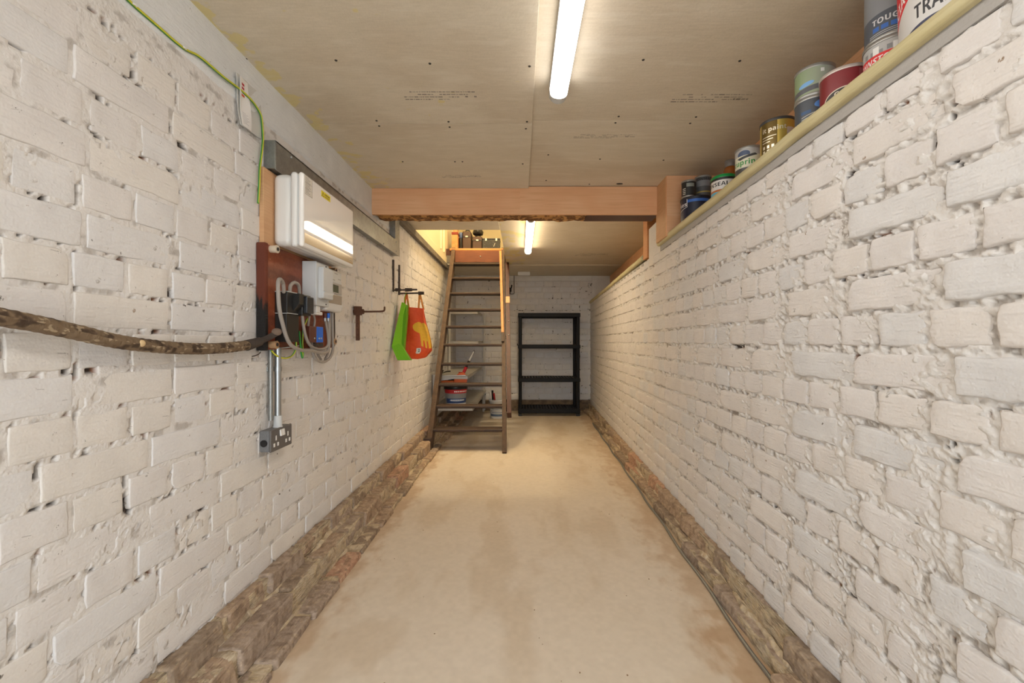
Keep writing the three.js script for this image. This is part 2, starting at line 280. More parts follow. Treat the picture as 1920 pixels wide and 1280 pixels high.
// ---------------------------------------------------------------- right wall, its void above and the far wall
{
  const w = struct('wall_right'), C = 0.081, r = rng(9), y0 = 0.10;
  const slab = (n0, n1, ya, yb, da, db) => { const g = new THREE.BoxGeometry(1, 1, 1), p = g.attributes.position; for (let i = 0; i < p.count; i++) { const d = p.getZ(i) < 0 ? db : da; p.setXYZ(i, xr(d) + (p.getX(i) < 0 ? n0 : n1), p.getY(i) < 0 ? ya : yb, -d); } g.computeVertexNormals(); return uvBox(g); };
  mesh('masonry', slab(0.016, 0.27, 0, 1.445, -1.3, 6.0), M_whitewall, w);
  mesh('plain_stretch', slab(0, 0.02, 0, 1.445, -1.3, 0.2), M_whitewall, w);
  const courses = [];
  for (let k = -7; k <= 9; k++) {
    const y = k === -7 ? 1.418 : 0.82 - C * k + C / 2, head = ((k % 2) + 2) % 2 === 1, jt = 0.0135;
    const yt = y + C / 2; if (yt < y0 + 0.02) continue;
    courses.push({ y: y + 0.002 + (r() - 0.5) * 0.005, h: (k === -7 ? 0.062 : C) - jt + (r() - 0.5) * 0.004, bricks: row((head ? 0.69 : 0.758) + (k < -1 || k > 2 ? (r() - 0.5) * 0.05 : 0), 0.22, DB, head ? 0.1185 : 0.237, jt, r) });
  }
  const o = { proud: 0.0008, rough: 0.0018, bevel: 0.0052, back: 0.016, wob: 0.003, chip: 0.16 }, v = { sw: 0.2245, hw: 0.106, h: 0.0685, proud: 0.004 };
  v.stretcher = vars(v.sw, v.h, 9, 1100, o, 14, 5); v.header = vars(v.hw, v.h, 9, 1300, o, 7, 5);
  const far = { stretcher: vars(v.sw, v.h, 4, 1500, o, 3, 1), header: vars(v.hw, v.h, 4, 1600, o, 2, 1) };
  layBricks(w, 'right', courses, v, M_paintR, 296, far, (b) => b.u - (b.u < 0.55 ? -9 : 0));
  const relief = (u, y) => {
    const lump = fbm(u * 62, y * 100, 111, 4), n = -0.0040 + 0.016 * (lump - 0.5) + 0.004 * (fbm(u * 6, y * 6, 113, 2) - 0.5);
    const pit = vn(u * 80, y * 90, 115) * 0.55 + 0.45 * fbm(u * 13, y * 20, 117, 2), open = fbm(u * 3.2, y * 5, 119, 2);
    if (pit > 0.76) return [n - 0.008, mix3(C_white, h2(Math.floor(u * 30), Math.floor(y * 30), 7) < 0.35 ? C_rust : C_pit, sst(0.76, 0.80, pit))];
    return [n, mix3(C_white, C_gap, 0.75 * sst(0.47, 0.36, lump) * sst(0.35, 0.6, open))];
  };
  mesh('mortar_joints', mortarSheet(place.right, 0.18, 2.4, 0.09, 1.452, 0.004, relief, true), M_mortar, w);
  mesh('mortar_joints_beyond', mortarSheet(place.right, 2.4, DB, 0.09, 1.452, 0.013, relief, true), M_mortar, w);
  // the pier that carries the beam
  const pier = mesh('pier', merge([slab(0.002, 0.27, 1.44, 1.64, 2.505, 2.81)]), M_paintR[0], w);
  mesh('crack', merge([slab(0.0005, 0.01, 1.50, 1.636, 2.53, 2.537), slab(0.0005, 0.01, 1.508, 1.515, 2.5, 2.53)]), M_blackMetal, pier);
  // boarding at the back of the void over the wall
  mesh('void_boarding', slab(0.262, 0.28, 1.44, 1.9, -1.3, 6.0), M_ply, w);
  mesh('stone_capping', slab(-0.002, 0.27, 1.445, 1.474, -1.3, 2.54), M_slabgrey, w);
  mesh('stone_capping_beyond', slab(-0.002, 0.27, 1.43, 1.448, 2.94, 6.0), M_slabgrey, w);
}
{
  const w = struct('wall_back'), C = 0.0787, r = rng(15);
  mesh('masonry', bx(-1.05, 1.3, 0, 1.98, DB + 0.012, DB + 0.2), M_whitewall, w);
  const courses = [];
  for (let j = 0; j < 20; j++) {
    const y = 0.15 + C * j + C / 2, head = j % 2 === 1;
    courses.push({ y, h: C - 0.009, bricks: row(head ? -0.86 : -0.93 + (j % 4) * 0.02, -0.86, 0.96, head ? 0.1178 : 0.2356, 0.009, r).filter(([u, b]) => u + b / 2 < 0.99) });
  }
  const o = { proud: 0.001, rough: 0.0012, bevel: 0.005, back: 0.012 }, v = { sw: 0.2266, hw: 0.1088, h: 0.0697, proud: 0.003 };
  v.stretcher = vars(v.sw, v.h, 5, 2100, o, 4, 2); v.header = vars(v.hw, v.h, 5, 2300, o, 2, 2);
  layBricks(w, 'back', courses, v, M_paintL, 290, v, (b) => -b.w);
  const relief = (u, y) => {
    const n = -0.003 + 0.004 * (fbm(u * 55, y * 55, 211, 3) - 0.5), pit = vn(u * 70, y * 70, 215) * 0.6 + 0.4 * fbm(u * 12, y * 18, 217, 2);
    if (y < 0.145) { const k = fbm(u * 30, y * 40, 219, 3); return [n - 0.006 + 0.012 * k, mix3(lin(74, 60, 48), lin(150, 126, 98), k)]; }
    return pit > 0.76 ? [n - 0.006, C_pit] : [n, C_white];
  };
  mesh('mortar_joints', mortarSheet(place.back, -0.86, 0.96, 0, 1.82, 0.009, relief), M_mortar, w);
  mesh('plaster_strip', bx(-0.15, 0.95, 1.722, 1.79, DB - 0.012, DB + 0.02, 0.004), M_whitewall, w);
}
// ---------------------------------------------------------------- entrance behind the camera, with its open doorway
{
  const w = struct('wall_entrance');
  mesh('masonry', merge([bx(-1.1, -0.74, 0, 1.95, -1.35, -1.2), bx(0.62, 1.3, 0, 1.95, -1.35, -1.2), bx(-0.74, 0.62, 1.72, 1.95, -1.35, -1.2)]), M_whitewall, w);
  const g = struct('ground'); mesh('paving', bx(-6, 6, -0.12, -0.02, -9, -1.35), mat({ color: hex(176, 172, 164) }), g);
}
// ---------------------------------------------------------------- floor
{
  const f = struct('floor');
  const D0 = -1.35, D1 = 5.9, W0 = -1.05, W1 = 1.15;
  const T = texOf(canvasOf(1024, 2048, (a, b) => {
    const x = mix(W0, W1, a), d = mix(D1, D0, b), p = fbm(x * 2.2, d * 2.2, 301, 4), q = fbm(x * 7, d * 3, 303, 4), s = fbm(x * 60, d * 60, 305, 2);
    let c = mix3([215, 201, 180], [226, 213, 196], p); c = mix3(c, [203, 184, 158], 0.5 * sst(0.52, 0.74, q)); const k = (s - 0.5) * 10;
    // earth trodden along the edges, in clumps
    const er = xr(d) - 0.09 - x, cl = fbm(x * 26, d * 16, 307, 4), e1 = sst(0.17, 0.02, er + (cl - 0.5) * 0.22) * (d < 1.5 ? 1 : 0.55), el = x + 0.69, e2 = 0.6 * sst(0.10, 0.0, el + (cl - 0.5) * 0.16);
    c = mix3(c, mix3([176, 144, 112], [204, 176, 142], cl), Math.min(0.85, Math.max(e1, e2)));
    return [c[0] + k, c[1] + k, c[2] + k];
  })[0], true, false);
  const B = texOf(canvasOf(512, 1024, (a, b) => { const k = 255 * (0.6 * fbm(a * 30, b * 60, 311, 4) + 0.4 * fbm(a * 6, b * 12, 313, 3)); return [k, k, k]; })[0], false, false);
  const g = new THREE.BoxGeometry(W1 - W0, 0.1, D1 - D0); g.translate((W0 + W1) / 2, -0.05, -(D0 + D1) / 2);
  const p = g.attributes.position, uv = g.attributes.uv; for (let i = 0; i < p.count; i++) uv.setXY(i, (p.getX(i) - W0) / (W1 - W0), 1 - (p.getZ(i) + D1) / (D1 - D0));
  mesh('screed', g, mat({ map: T, bumpMap: B, bumpScale: 0.004, roughness: 0.72 }), f);
  // scratches and crumbs
  const r = rng(71), bits = [];
  for (let i = 0; i < 46; i++) { const d = 0.7 + r() * 3, x = -0.6 + r() * 1.2; const b = new THREE.IcosahedronGeometry(0.0008 + r() * 0.0015, 0); b.scale(1 + r(), 0.7, 1 + r()); b.translate(x, 0.0008, -d); bits.push(b); }
  mesh('crumbs', merge(bits), mat({ color: hex(150, 124, 98) }), f).userData.kind = 'stuff';
}
// ---------------------------------------------------------------- stepped footings of old brick along both walls
function oldBrick(w, h, dp, seed) {                           // a worn brick: u along, y up (top at h), z out (face at dp)
  const g = new RoundedBoxGeometry(w, h, dp, 3, Math.min(0.011, h / 2.2)), p = g.attributes.position, P = [], C = [];
  const r = rng(seed), tone = r(), ch = [r(), r()];
  for (let i = 0; i < p.count; i++) {
    let x = p.getX(i), y = p.getY(i), z = p.getZ(i);
    const k = fbm(x * 22 + seed * 3.1, y * 22 + z * 15, seed, 3) - 0.5, m = fbm(z * 24 + seed, x * 14, seed + 3, 3) - 0.5;
    z += k * 0.024 * (z > 0 ? 1 : 0); y += m * 0.018 * (y > 0 ? 1 : 0); x += k * 0.006;
    if (ch[0] < 0.5 && x > w * 0.3 && y > 0 && z > 0) { z -= 0.012 * ch[1]; y -= 0.008 * ch[1]; }
    P.push(x, y + h / 2, z + dp / 2);
  }
  g.setAttribute('position', new THREE.Float32BufferAttribute(P, 3)); g.computeVertexNormals(); uvBox(g, (seed % 37) * 0.13);
  return g;
}
const T_old = (a, b, c, s) => colr(512, 512, (u, v) => {
  const k = fbm(u * 7, v * 7, s, 4, 7), f = fbm(u * 28, v * 28, s + 5, 3, 28); let t = mix3(a, b, k); t = mix3(t, c, 0.6 * sst(0.5, 0.8, fbm(u * 26, v * 26, s + 9, 4, 26)));
  t = mix3(t, [104, 86, 70], 0.4 * sst(0.5, 0.75, fbm(u * 14, v * 14, s + 13, 5, 14))); return t.map((q) => q + (f - 0.5) * 36);
});
const M_old = [[[158, 134, 112], [188, 164, 140], [202, 178, 146], 401], [[150, 131, 115], [180, 161, 143], [196, 172, 144], 411], [[178, 136, 112], [196, 160, 134], [208, 182, 150], 421], [[138, 121, 105], [170, 150, 128], [192, 168, 138], 431]]
  .map(([a, b, c, s]) => mat({ map: tiled(T_old(a, b, c, s), 0.3), bumpMap: B_brush, bumpScale: 0.005, roughness: 0.92 }));
const M_oldmortar = mat({ map: tiled(T_old([192, 174, 146], [208, 190, 164], [214, 192, 152], 441), 0.4), bumpMap: B_brush, bumpScale: 0.01, roughness: 0.95 });
function footing(name, key, rows, side) {
  const s = struct(name), m = [];
  rows.forEach(([top, h, prot, unit, start], k) => {
    let u = start, i = 0; const r = rng(900 + k * 7 + (side > 0 ? 0 : 50));
    while (u < DB - 0.02) {
      const len = Math.min(unit * (0.8 + 0.4 * r()), DB - u), p = place[key](u + len / 2, top - h + (r() - 0.5) * 0.006, -0.02), o = mesh(numbered('brick'), oldBrick(len - 0.010 - 0.010 * r(), h, prot + 0.02 + (r() - 0.5) * 0.026, 37 * k + i * 11 + (side > 0 ? 1 : 500)), M_old[[0, 1, 0, 3, 2, 1, 3, 0][Math.floor(r() * 8)]], s);
      o.position.copy(p); o.rotation.y = ANGLE[key] + (r() - 0.5) * 0.02; u += len; i++;
    }
    // crumbling mortar between the bricks and on the step
    const g = new THREE.PlaneGeometry(5.9, 0.2, 420, 8), P = g.attributes.position, uv = g.attributes.uv;
    for (let j = 0; j < P.count; j++) { const a = P.getX(j) + 2.92, t = P.getY(j) / 0.2 + 0.5, n = fbm(a * 24, t * 5 + k, 77 + k, 3) - 0.5; const out = t < 0.5 ? mix(-0.01, prot - 0.006, t * 2) : prot - 0.006, y = t < 0.5 ? top - 0.006 : mix(top - 0.006, top - h, t * 2 - 1); const q = place[key](a, y + n * 0.014, out + n * 0.016); P.setXYZ(j, q.x, q.y, q.z); uv.setXY(j, a, t * 0.2); }
    if (side < 0) { const ix = g.index; for (let j = 0; j < ix.count; j += 3) { const t = ix.getX(j); ix.setX(j, ix.getX(j + 1)); ix.setX(j + 1, t); } }
    g.computeVertexNormals(); mesh('mortar_bed', g, M_oldmortar, s);
    const below = rows[k + 1];                                // crumbs of sandy mortar left in the angle of each step
    if (below) {
      const c = []; for (let j = 0; j <= 260; j++) { const a = 0.26 + j * 0.021; c.push(place[key](a, below[0] - 0.004, prot - 0.002 + 0.006 * (vn(a * 20, k, 61) - 0.5))); }
      const t = new THREE.TubeGeometry(new THREE.CatmullRomCurve3(c), 900, 0.011, 8), q = t.attributes.position, n = t.attributes.normal, w = t.attributes.uv;
      for (let j = 0; j < q.count; j++) { const u = -q.getZ(j), e = -0.016 + 0.026 * fbm(u * 16, w.getY(j) * 6 + k * 9, 67, 3) * (0.6 + 0.8 * vn(u * 5, k, 69)); q.setXYZ(j, q.getX(j) + n.getX(j) * e, q.getY(j) + n.getY(j) * e, q.getZ(j)); w.setXY(j, u, w.getY(j) * 0.06); }
      t.computeVertexNormals(); mesh('mortar_fillet', t, M_oldmortar, s);
    }
  });
  return s;
}
footing('baseboard_left', 'left', [[0.157, 0.078, 0.037, 0.232, 0.32], [0.098, 0.078, 0.103, 0.236, 0.26], [0.024, 0.05, 0.165, 0.225, 0.35]], 1);
footing('baseboard_right', 'right', [[0.106, 0.07, 0.03, 0.3, 0.3], [0.042, 0.06, 0.074, 0.42, 0.25]], -1);
{
  const pts = []; for (let i = 0; i <= 30; i++) { const d = 0.4 + i * 0.15; pts.push(V(xr(d) - 0.089 + 0.004 * Math.sin(i * 1.7), 0.006, d)); }
  lone('floor_pipe', 'thin grey pipe laid on the floor against the right-hand brick footing', 'pipe', tube(pts, 0.006, 120, 6), M_galv);
}
// ---------------------------------------------------------------- ceiling boards
{
  const c = struct('ceiling');
  function boardTex(seed, prints, stains) {
    const [cv, g] = canvasOf(1024, 768, (u, v) => {
      const k = fbm(u * 9, v * 26, seed, 4), s = vn(u * 40, v * 420, seed + 3), f = vn(u * 500, v * 400, seed + 5), q = fbm(u * 3, v * 3, seed + 7, 3);
      let t = mix3([214, 203, 182], [223, 212, 193], k); t = mix3(t, [204, 189, 166], 0.5 * sst(0.5, 0.75, q)); const e = (s - 0.5) * 8 + (f - 0.5) * 7;
      t = [t[0] + e, t[1] + e, t[2] + e];
      if (stains) { const y = fbm(u * 16, v * 22, seed + 9, 4); t = mix3(t, [222, 206, 138], 0.7 * sst(0.56, 0.62, y + 0.34 * sst(0.2, 0.0, u) - 0.24)); }
      const pale = fbm(u * 8, v * 40, seed + 11, 3); return mix3(t, [228, 219, 202], 0.4 * sst(0.55, 0.8, pale));
    });
    const r = rng(seed);
    for (let i = 0; i < 14; i++) { g.strokeStyle = `rgba(226,220,206,${0.2 + 0.3 * r()})`; g.lineWidth = 1 + r() * 2; const x = r() * 1024, y = r() * 768; g.beginPath(); g.moveTo(x, y); g.lineTo(x + (r() - 0.3) * 130, y + (r() - 0.5) * 60); g.stroke(); }
    for (const [x, y, w] of prints) for (let j = 0; j < 4; j++) {              // the maker's stamp, too small and smeared to read
      let q = x + [0, 0, 60, 30][j] * w / 300; const e = x + w * [0.62, 1, 0.9, 1][j];
      while (q < e) { const l = 3 + r() * 16; g.fillStyle = `rgba(84,78,74,${0.25 + 0.5 * r()})`; g.fillRect(q, y + j * 10, Math.min(l, e - q), j === 1 && q > x + w * 0.8 ? 6 : 3.4); q += l + 3 + (r() < 0.12 ? 22 : 0); }
    }
    return mat({ map: texOf(cv, true, false), bumpMap: B_fine, bumpScale: 0.0006, roughness: 0.82 });
  }
  const mats = { a: boardTex(500, [[505, 112, 290]], true), b: boardTex(520, [[506, 171, 230]], true), c: boardTex(540, [[498, 86, 227]], false), d: boardTex(560, [[232, 611, 219]], false), e: boardTex(580, [], false) };
  function board(x0, x1, d0, d1, y, m, t = 0.0125) {
    const g = new RoundedBoxGeometry(x1 - x0 - 0.0015, t, d1 - d0 - 0.0025, 1, 0.0015), p = g.attributes.position, uv = g.attributes.uv;
    for (let i = 0; i < p.count; i++) uv.setXY(i, p.getX(i) / (x1 - x0) + 0.5, 0.5 - p.getZ(i) / (d1 - d0));
    g.translate((x0 + x1) / 2, y + t / 2, -(d0 + d1) / 2); return mesh(numbered('ceiling_board'), g, m, c);
  }
  const XS = 0.05, YR = YC + 0.0135;
  const b1 = board(-0.865, XS, 0.557, 1.757, YC, mats.a), b2 = board(-0.865, XS, 1.757, 2.5, YC, mats.b);
  board(-0.865, XS, -0.643, 0.557, YC, mats.e); board(-0.865, XS, -1.3, -0.643, YC, mats.e);
  const b3 = board(XS - 0.1, 1.2, 0.557, 1.757, YR, mats.c), b4 = board(XS - 0.1, 1.2, 1.757, 2.5, YR, mats.d);
  board(XS - 0.1, 1.2, -0.643, 0.557, YR, mats.e); board(XS - 0.1, 1.2, -1.3, -0.643, YR, mats.e);
  const b5 = board(-0.865, -0.155, 2.655, 3.43, YC, mats.e), b6 = board(-0.155, 1.3, 2.655, 5.0, YC + 0.004, mats.b), b7 = board(-0.155, 1.3, 5.0, 5.95, YC - 0.002, mats.e);
  board(-0.865, -0.155, 4.985, 5.95, YC, mats.e);
  mesh('decking', merge([bx(-1.1, 1.4, YR + 0.0135, 1.9, -1.3, 3.43), bx(-0.15, 1.4, YR + 0.0135, 1.97, 3.43, 6.0), bx(-1.1, -0.15, YC + 0.014, 1.90, 4.985, 6.0)]), M_greywood, c);
  const M_screw = mat({ color: hex(62, 58, 54), roughness: 0.5, metalness: 0.6 });
  for (const [px, py, b, y] of [[630, 113, b1, 0], [806, 119, b1, 0], [993, 124, b1, 0], [461, 110, b1, 0], [706, 226, b1, 0], [841, 228, b1, 0], [988, 228, b1, 0], [711, 236, b2, 0], [843, 238, b2, 0], [986, 241, b2, 0], [755, 303, b2, 0], [853, 303, b2, 0], [867, 303, b2, 0], [980, 307, b2, 0],
    [1206, 112, b3, 1], [1387, 114, b3, 1], [1160, 218, b3, 1], [1305, 219, b3, 1], [1154, 230, b4, 1], [1294, 231, b4, 1], [1028, 290, b4, 1], [1125, 298, b4, 1], [1244, 300, b4, 1], [1024, 338, b4, 1], [1105, 345, b4, 1]]) {
    const h = (y ? YR : YC) - EYE, d = h * F / (CY - py), g = new THREE.CylinderGeometry(0.0048, 0.0040, 0.003, 10); g.translate((px - CX) * d / F, EYE + h - 0.0002, -d); mesh(numbered('screw'), g, M_screw, b);
  }
  const oval = new THREE.CylinderGeometry(1, 1, 0.003, 14); oval.scale(0.018, 1, 0.008); oval.translate(0.56, YR - 0.001, -2.46); mesh('knot_hole', oval, M_blackMetal, b4);
}
// ---------------------------------------------------------------- beam across the room, its boxing on the right, plates and posts
{
  const b = struct('trim_1');
  mesh('facing_board', bx(XL + 0.002, 0.7835, 1.646, 1.8065, 2.5, 2.518, 0.0012), M_ply, b);
  mesh('boxing_side', bx(0.7835, 0.7995, 1.485, 1.8065, 2.352, 2.518, 0.001), M_plyPale, b);
  mesh('boxing_front', bx(0.7835, 1.075, 1.485, 1.8065, 2.336, 2.352, 0.001, 0.3), M_ply, b);
  const g = new RoundedBoxGeometry(1.36, 0.15, 0.135, 4, 0.012), rough = [];                          // the old joist, its underside hacked away on the left
  const long = new THREE.BoxGeometry(1.24, 0.15, 0.135, 240, 2, 22), p = long.attributes.position;
  for (let i = 0; i < p.count; i++) { const x = p.getX(i), y = p.getY(i), z = p.getZ(i), lo = y < 0 ? 1 : 0; p.setY(i, y + lo * (0.004 + 0.018 * (fbm(x * 16, z * 44, 811, 4) - 0.45))); p.setZ(i, z + (Math.abs(z) > 0.06 ? 0.006 * (fbm(x * 20, y * 30, 815, 3) - 0.5) : 0)); if (x < -0.58) p.setY(i, p.getY(i) + lo * 0.012 * (-0.58 - x) / 0.04); }
  long.computeVertexNormals(); long.translate(-0.235, 1.721, -2.588); mesh('old_joist', uvBox(long), M_chewed, b);
  mesh('joist_end', bx(0.384, 0.80, 1.648, 1.794, 2.52, 2.655, 0.004), M_mahog, b);
  const w = struct('trim_2');
  mesh('wall_plate', bx(XL + 0.002, XL + 0.034, 1.742, 1.792, 2.66, 5.0, 0.003), M_greywood, w);
  const post = struct('trim_3');
  const pg = bx(0.818, 0.99, 1.46, 1.795, 2.815, 2.905, 0.002); mesh('timber_post', pg, M_pine, post);
}
function beadGeo(d0, d1, yOf, seed) {                         // half-round timber edging on the wall top, wavering a little
  const prof = [[0.004, -0.033], [-0.012, -0.033], [-0.018, -0.029], [-0.021, -0.02], [-0.021, -0.012], [-0.017, -0.004], [-0.01, 0], [0.24, 0]];
  const n = 160, P = [], uv = [], idx = [], m = prof.length; let L = 0;
  for (let i = 0; i <= n; i++) { const d = mix(d0, d1, i / n), dy = 0.006 * (fbm(d * 5, 1, seed, 2) - 0.5), dx = 0.004 * (fbm(d * 6, 2, seed + 2, 2) - 0.5); prof.forEach(([x, y], j) => { P.push(xr(d) + x + dx, yOf(d) + y + dy, -d); uv.push(d, j * 0.012); }); }
  for (let i = 0; i < n; i++) for (let j = 0; j + 1 < m; j++) { const a = i * m + j, b = a + m; idx.push(a, b, b + 1, a, b + 1, a + 1); }
  for (const [a, s] of [[0, 1], [n * m, -1]]) for (let j = 1; j + 1 < m; j++) s > 0 ? idx.push(a, a + j, a + j + 1) : idx.push(a, a + j + 1, a + j);
  const g = new THREE.BufferGeometry(); g.setAttribute('position', new THREE.Float32BufferAttribute(P, 3)); g.setAttribute('uv', new THREE.Float32BufferAttribute(uv, 2)); g.setIndex(idx); g.computeVertexNormals();
  return mergeVertices(g);
}
const LEDGE = 1.507;
lone('ledge_board', 'cream rounded timber shelf board along the wall top under the paint tins', 'shelf', beadGeo(-1.18, 2.55, () => LEDGE, 31), M_bead, 'shelf boards along the wall top');
lone('ledge_board', 'cream rounded timber shelf board along the wall top beyond the beam, bare', 'shelf', beadGeo(2.92, 5.78, (d) => mix(1.495, 1.452, (d - 2.92) / 2.86), 37), M_bead, 'shelf boards along the wall top');

// ---------------------------------------------------------------- upstairs, seen through the hatch over the ladder
{
  const f = struct('floor_upper'); mesh('boards', bx(-1.1, 0.6, 1.90, 1.976, 4.985, 7.4), M_mahog, f);
  const w = struct('wall_stairwell');
  mesh('panelling', merge([bx(-0.97, XL + 0.006, 1.79, 3.4, 2.7, 7.4)]), M_cream, w);
  mesh('skirting', bx(XL + 0.006, XL + 0.020, 1.795, 1.875, 2.9, 4.98, 0.004), M_cream, w);
  for (const [a, b, c, d] of [[4.62, 4.65, 1.90, 2.9], [4.80, 4.83, 1.90, 2.9]]) mesh(numbered('moulding'), bx(XL + 0.006, XL + 0.022, c, d, a, b, 0.006), M_cream, w);
  mesh('far_side', merge([bx(-0.97, 0.7, 1.95, 3.4, 7.2, 7.4), bx(0.56, 0.7, 1.9, 3.4, 3.3, 7.4), bx(-0.97, 0.7, 1.9, 3.4, 3.28, 3.42), bx(-0.152, 0.7, 1.97, 2.0, 3.3, 7.3)]), M_cream, w);
  const cu = struct('ceiling_upper'); mesh('plaster', bx(-0.97, 0.7, 3.4, 3.5, 3.28, 7.4), M_cream, cu);
  const lamp = thing('pendant_lamp', 'round glass ceiling bulb in the stairwell above the ladder', 'lamp', [-0.45, 3.0, -4.0]);
  const bulb = new THREE.SphereGeometry(0.06, 20, 14), cord = rod(new THREE.Vector3(0, 0.05, 0), new THREE.Vector3(0, 0.4, 0), 0.004);
  mesh('bulb', bulb, mat({ color: 0xffffff, emissive: new THREE.Color(1, 0.8, 0.5), emissiveIntensity: 6 }), lamp); mesh('cord', cord, M_whitePl, lamp);
  const pl = new THREE.PointLight(new THREE.Color(1, 0.85, 0.60), UPSTAIRS); pl.castShadow = true; pl.shadow.radius = 3; lamp.add(pl);
}
// ---------------------------------------------------------------- LED battens
function batten(label, x, d0, d1, rgb, k, yTop) {
  const t = thing('batten_light', label, 'light', [x, yTop - 0.062, -(d0 + d1) / 2], 'batten lights on the ceiling'), L = d1 - d0;
  const sec = (w, h, y) => { const s = new THREE.Shape(); s.moveTo(-w, y + h); s.lineTo(-w, y + h * 0.5); s.absellipse(0, y + h * 0.5, w, h * 0.5, Math.PI, 2 * Math.PI, false); s.lineTo(w, y + h); s.closePath(); return s; };
  const ext = (s, len) => { const g = new THREE.ExtrudeGeometry(s, { depth: len, bevelEnabled: false, curveSegments: 16 }); g.translate(0, 0, -len / 2); return g; };
  const glow = mat({ color: 0xf4f4f2, emissive: new THREE.Color(...rgb), emissiveIntensity: GLOW * (k > 1 ? 2.2 : 1), roughness: 0.4 });
  mesh('diffuser', ext(sec(0.029, 0.040, 0), L - 0.06), glow, t);
  const base = new THREE.BoxGeometry(0.06, 0.022, L - 0.02); base.translate(0, 0.051, 0); mesh('housing', base, M_greyPl, t);
  for (const s of [-1, 1]) { const e = ext(sec(0.031, 0.062, -0.001), 0.032); e.translate(0, 0, s * (L / 2 - 0.016)); mesh('end_cap', e, M_greyPl, t); }
  const a = new THREE.RectAreaLight(new THREE.Color(...rgb), LAMP_L * k, 0.056, L - 0.07); a.position.set(0, -0.004, 0); a.rotation.x = -Math.PI / 2; t.add(a);
}
batten('long white batten light over the near part of the room', 0.132, 0.02, 1.52, LAMP_COOL, 1, YC + 0.0135);
batten('long white batten light beyond the beam, left of the boarded ceiling', 0.075, 2.98, 4.12, LAMP_WARM, 2.6, YC + 0.004);
// ---------------------------------------------------------------- ladder
{
  const M_riser = mat({ map: tiled(woodTex(512, 512, [132, 78, 52], [112, 62, 42], [84, 46, 32], 24, 0, 12), 0.7), roughness: 0.6 });
  const RISE = 0.1796, RUN = 0.1276, D0 = 3.575, at = (Y) => D0 + Y / RISE * RUN, lx = (Y) => mix(-0.757, -0.757, Y / 2), rx = (Y) => mix(-0.128, -0.195, Y / 2);
  const L = thing('loft_ladder', 'steep dark wooden ladder with ten open treads rising to the hatch', 'ladder', [-0.45, 0, -3.7]);
  const lean = Math.hypot(RISE, RUN), nv = new THREE.Vector3(0, RUN / lean, RISE / lean);         // out of the front of the ladder
  const P = (x, Y, back = 0) => V(x, Y, at(Y)).addScaledVector(nv, -back);
  part('stile', bar(P(lx(0.07), 0.07, 0.05), P(lx(2.0), 1.99, 0.05), 0.042, 0.105), M_stile, L);
  part('stile', bar(P(rx(0), 0.012, 0.05), P(rx(2), 1.99, 0.05), 0.036, 0.105), M_stile, L);
  part('foot_block', bx(-0.80, -0.735, 0.0, 0.12, 3.61, 3.72, 0.006), M_oldwood, L);
  for (let n = 1; n <= 10; n++) {
    const Y = n * RISE, d = at(Y), x0 = lx(Y) + 0.019, x1 = rx(Y) - 0.016 + (n < 6 ? 0.012 : 0);
    const g = new RoundedBoxGeometry(x1 - x0, 0.026, 0.125, 3, 0.009), p = g.attributes.position, r0 = n * 7.3;
    for (let i = 0; i < p.count; i++) { const x = p.getX(i), w = Math.cos(x / (x1 - x0) * Math.PI); if (p.getY(i) > 0) p.setY(i, p.getY(i) - 0.004 * w * w * (p.getZ(i) > 0 ? 1 : 0.2)); p.setZ(i, p.getZ(i) + 0.004 * (vn(x * 12, n, 5) - 0.5)); }
    g.computeVertexNormals(); g.translate((x0 + x1) / 2, Y - 0.013, -(d + 0.0625 - 0.01)); uvBox(g, r0); part('tread', g, M_oldwood, L);
  }
  part('riser', bx(lx(2) + 0.02, rx(2) - 0.012, 1.82, 1.952, 4.966, 4.982, 0.002), M_riser, L);
  part('nosing', bx(-0.80, rx(2) + 0.005, 1.953, 1.979, 4.968, 5.02, 0.004), M_pine, L);
  part('handrail', bar(P(rx(0.95) - 0.010, 1.0, -0.012), P(rx(2) - 0.026, 1.93, -0.012), 0.026, 0.022), M_pine, L);
  part('handrail_end', bar(P(rx(0.9) - 0.008, 0.91, -0.012), P(rx(0.95) - 0.010, 0.998, -0.012), 0.026, 0.022), M_oldwood, L);
  const side = part('side_board', bar(P(rx(0.36) + 0.046, 0.30, 0.045), P(rx(1.75) + 0.045, 1.80, 0.045), 0.040, 0.10), M_mahog, L);
  part('pale_patch', bar(P(rx(1.32) + 0.046, 1.315, -0.006), P(rx(1.38) + 0.046, 1.385, -0.006), 0.041, 0.003, undefined, 0), M_plyPale, side);
  for (const Y of [1.12, 0.98]) { const s = new THREE.SphereGeometry(0.006, 10, 8); s.translate(...P(rx(Y) + 0.05, Y, -0.008).toArray()); part('bolt_head', s, M_steel, side); }
  const k = new THREE.SphereGeometry(0.008, 12, 8); k.translate(-0.45, 1.885, -4.966); part('screw_head', k, M_steel, L);
}
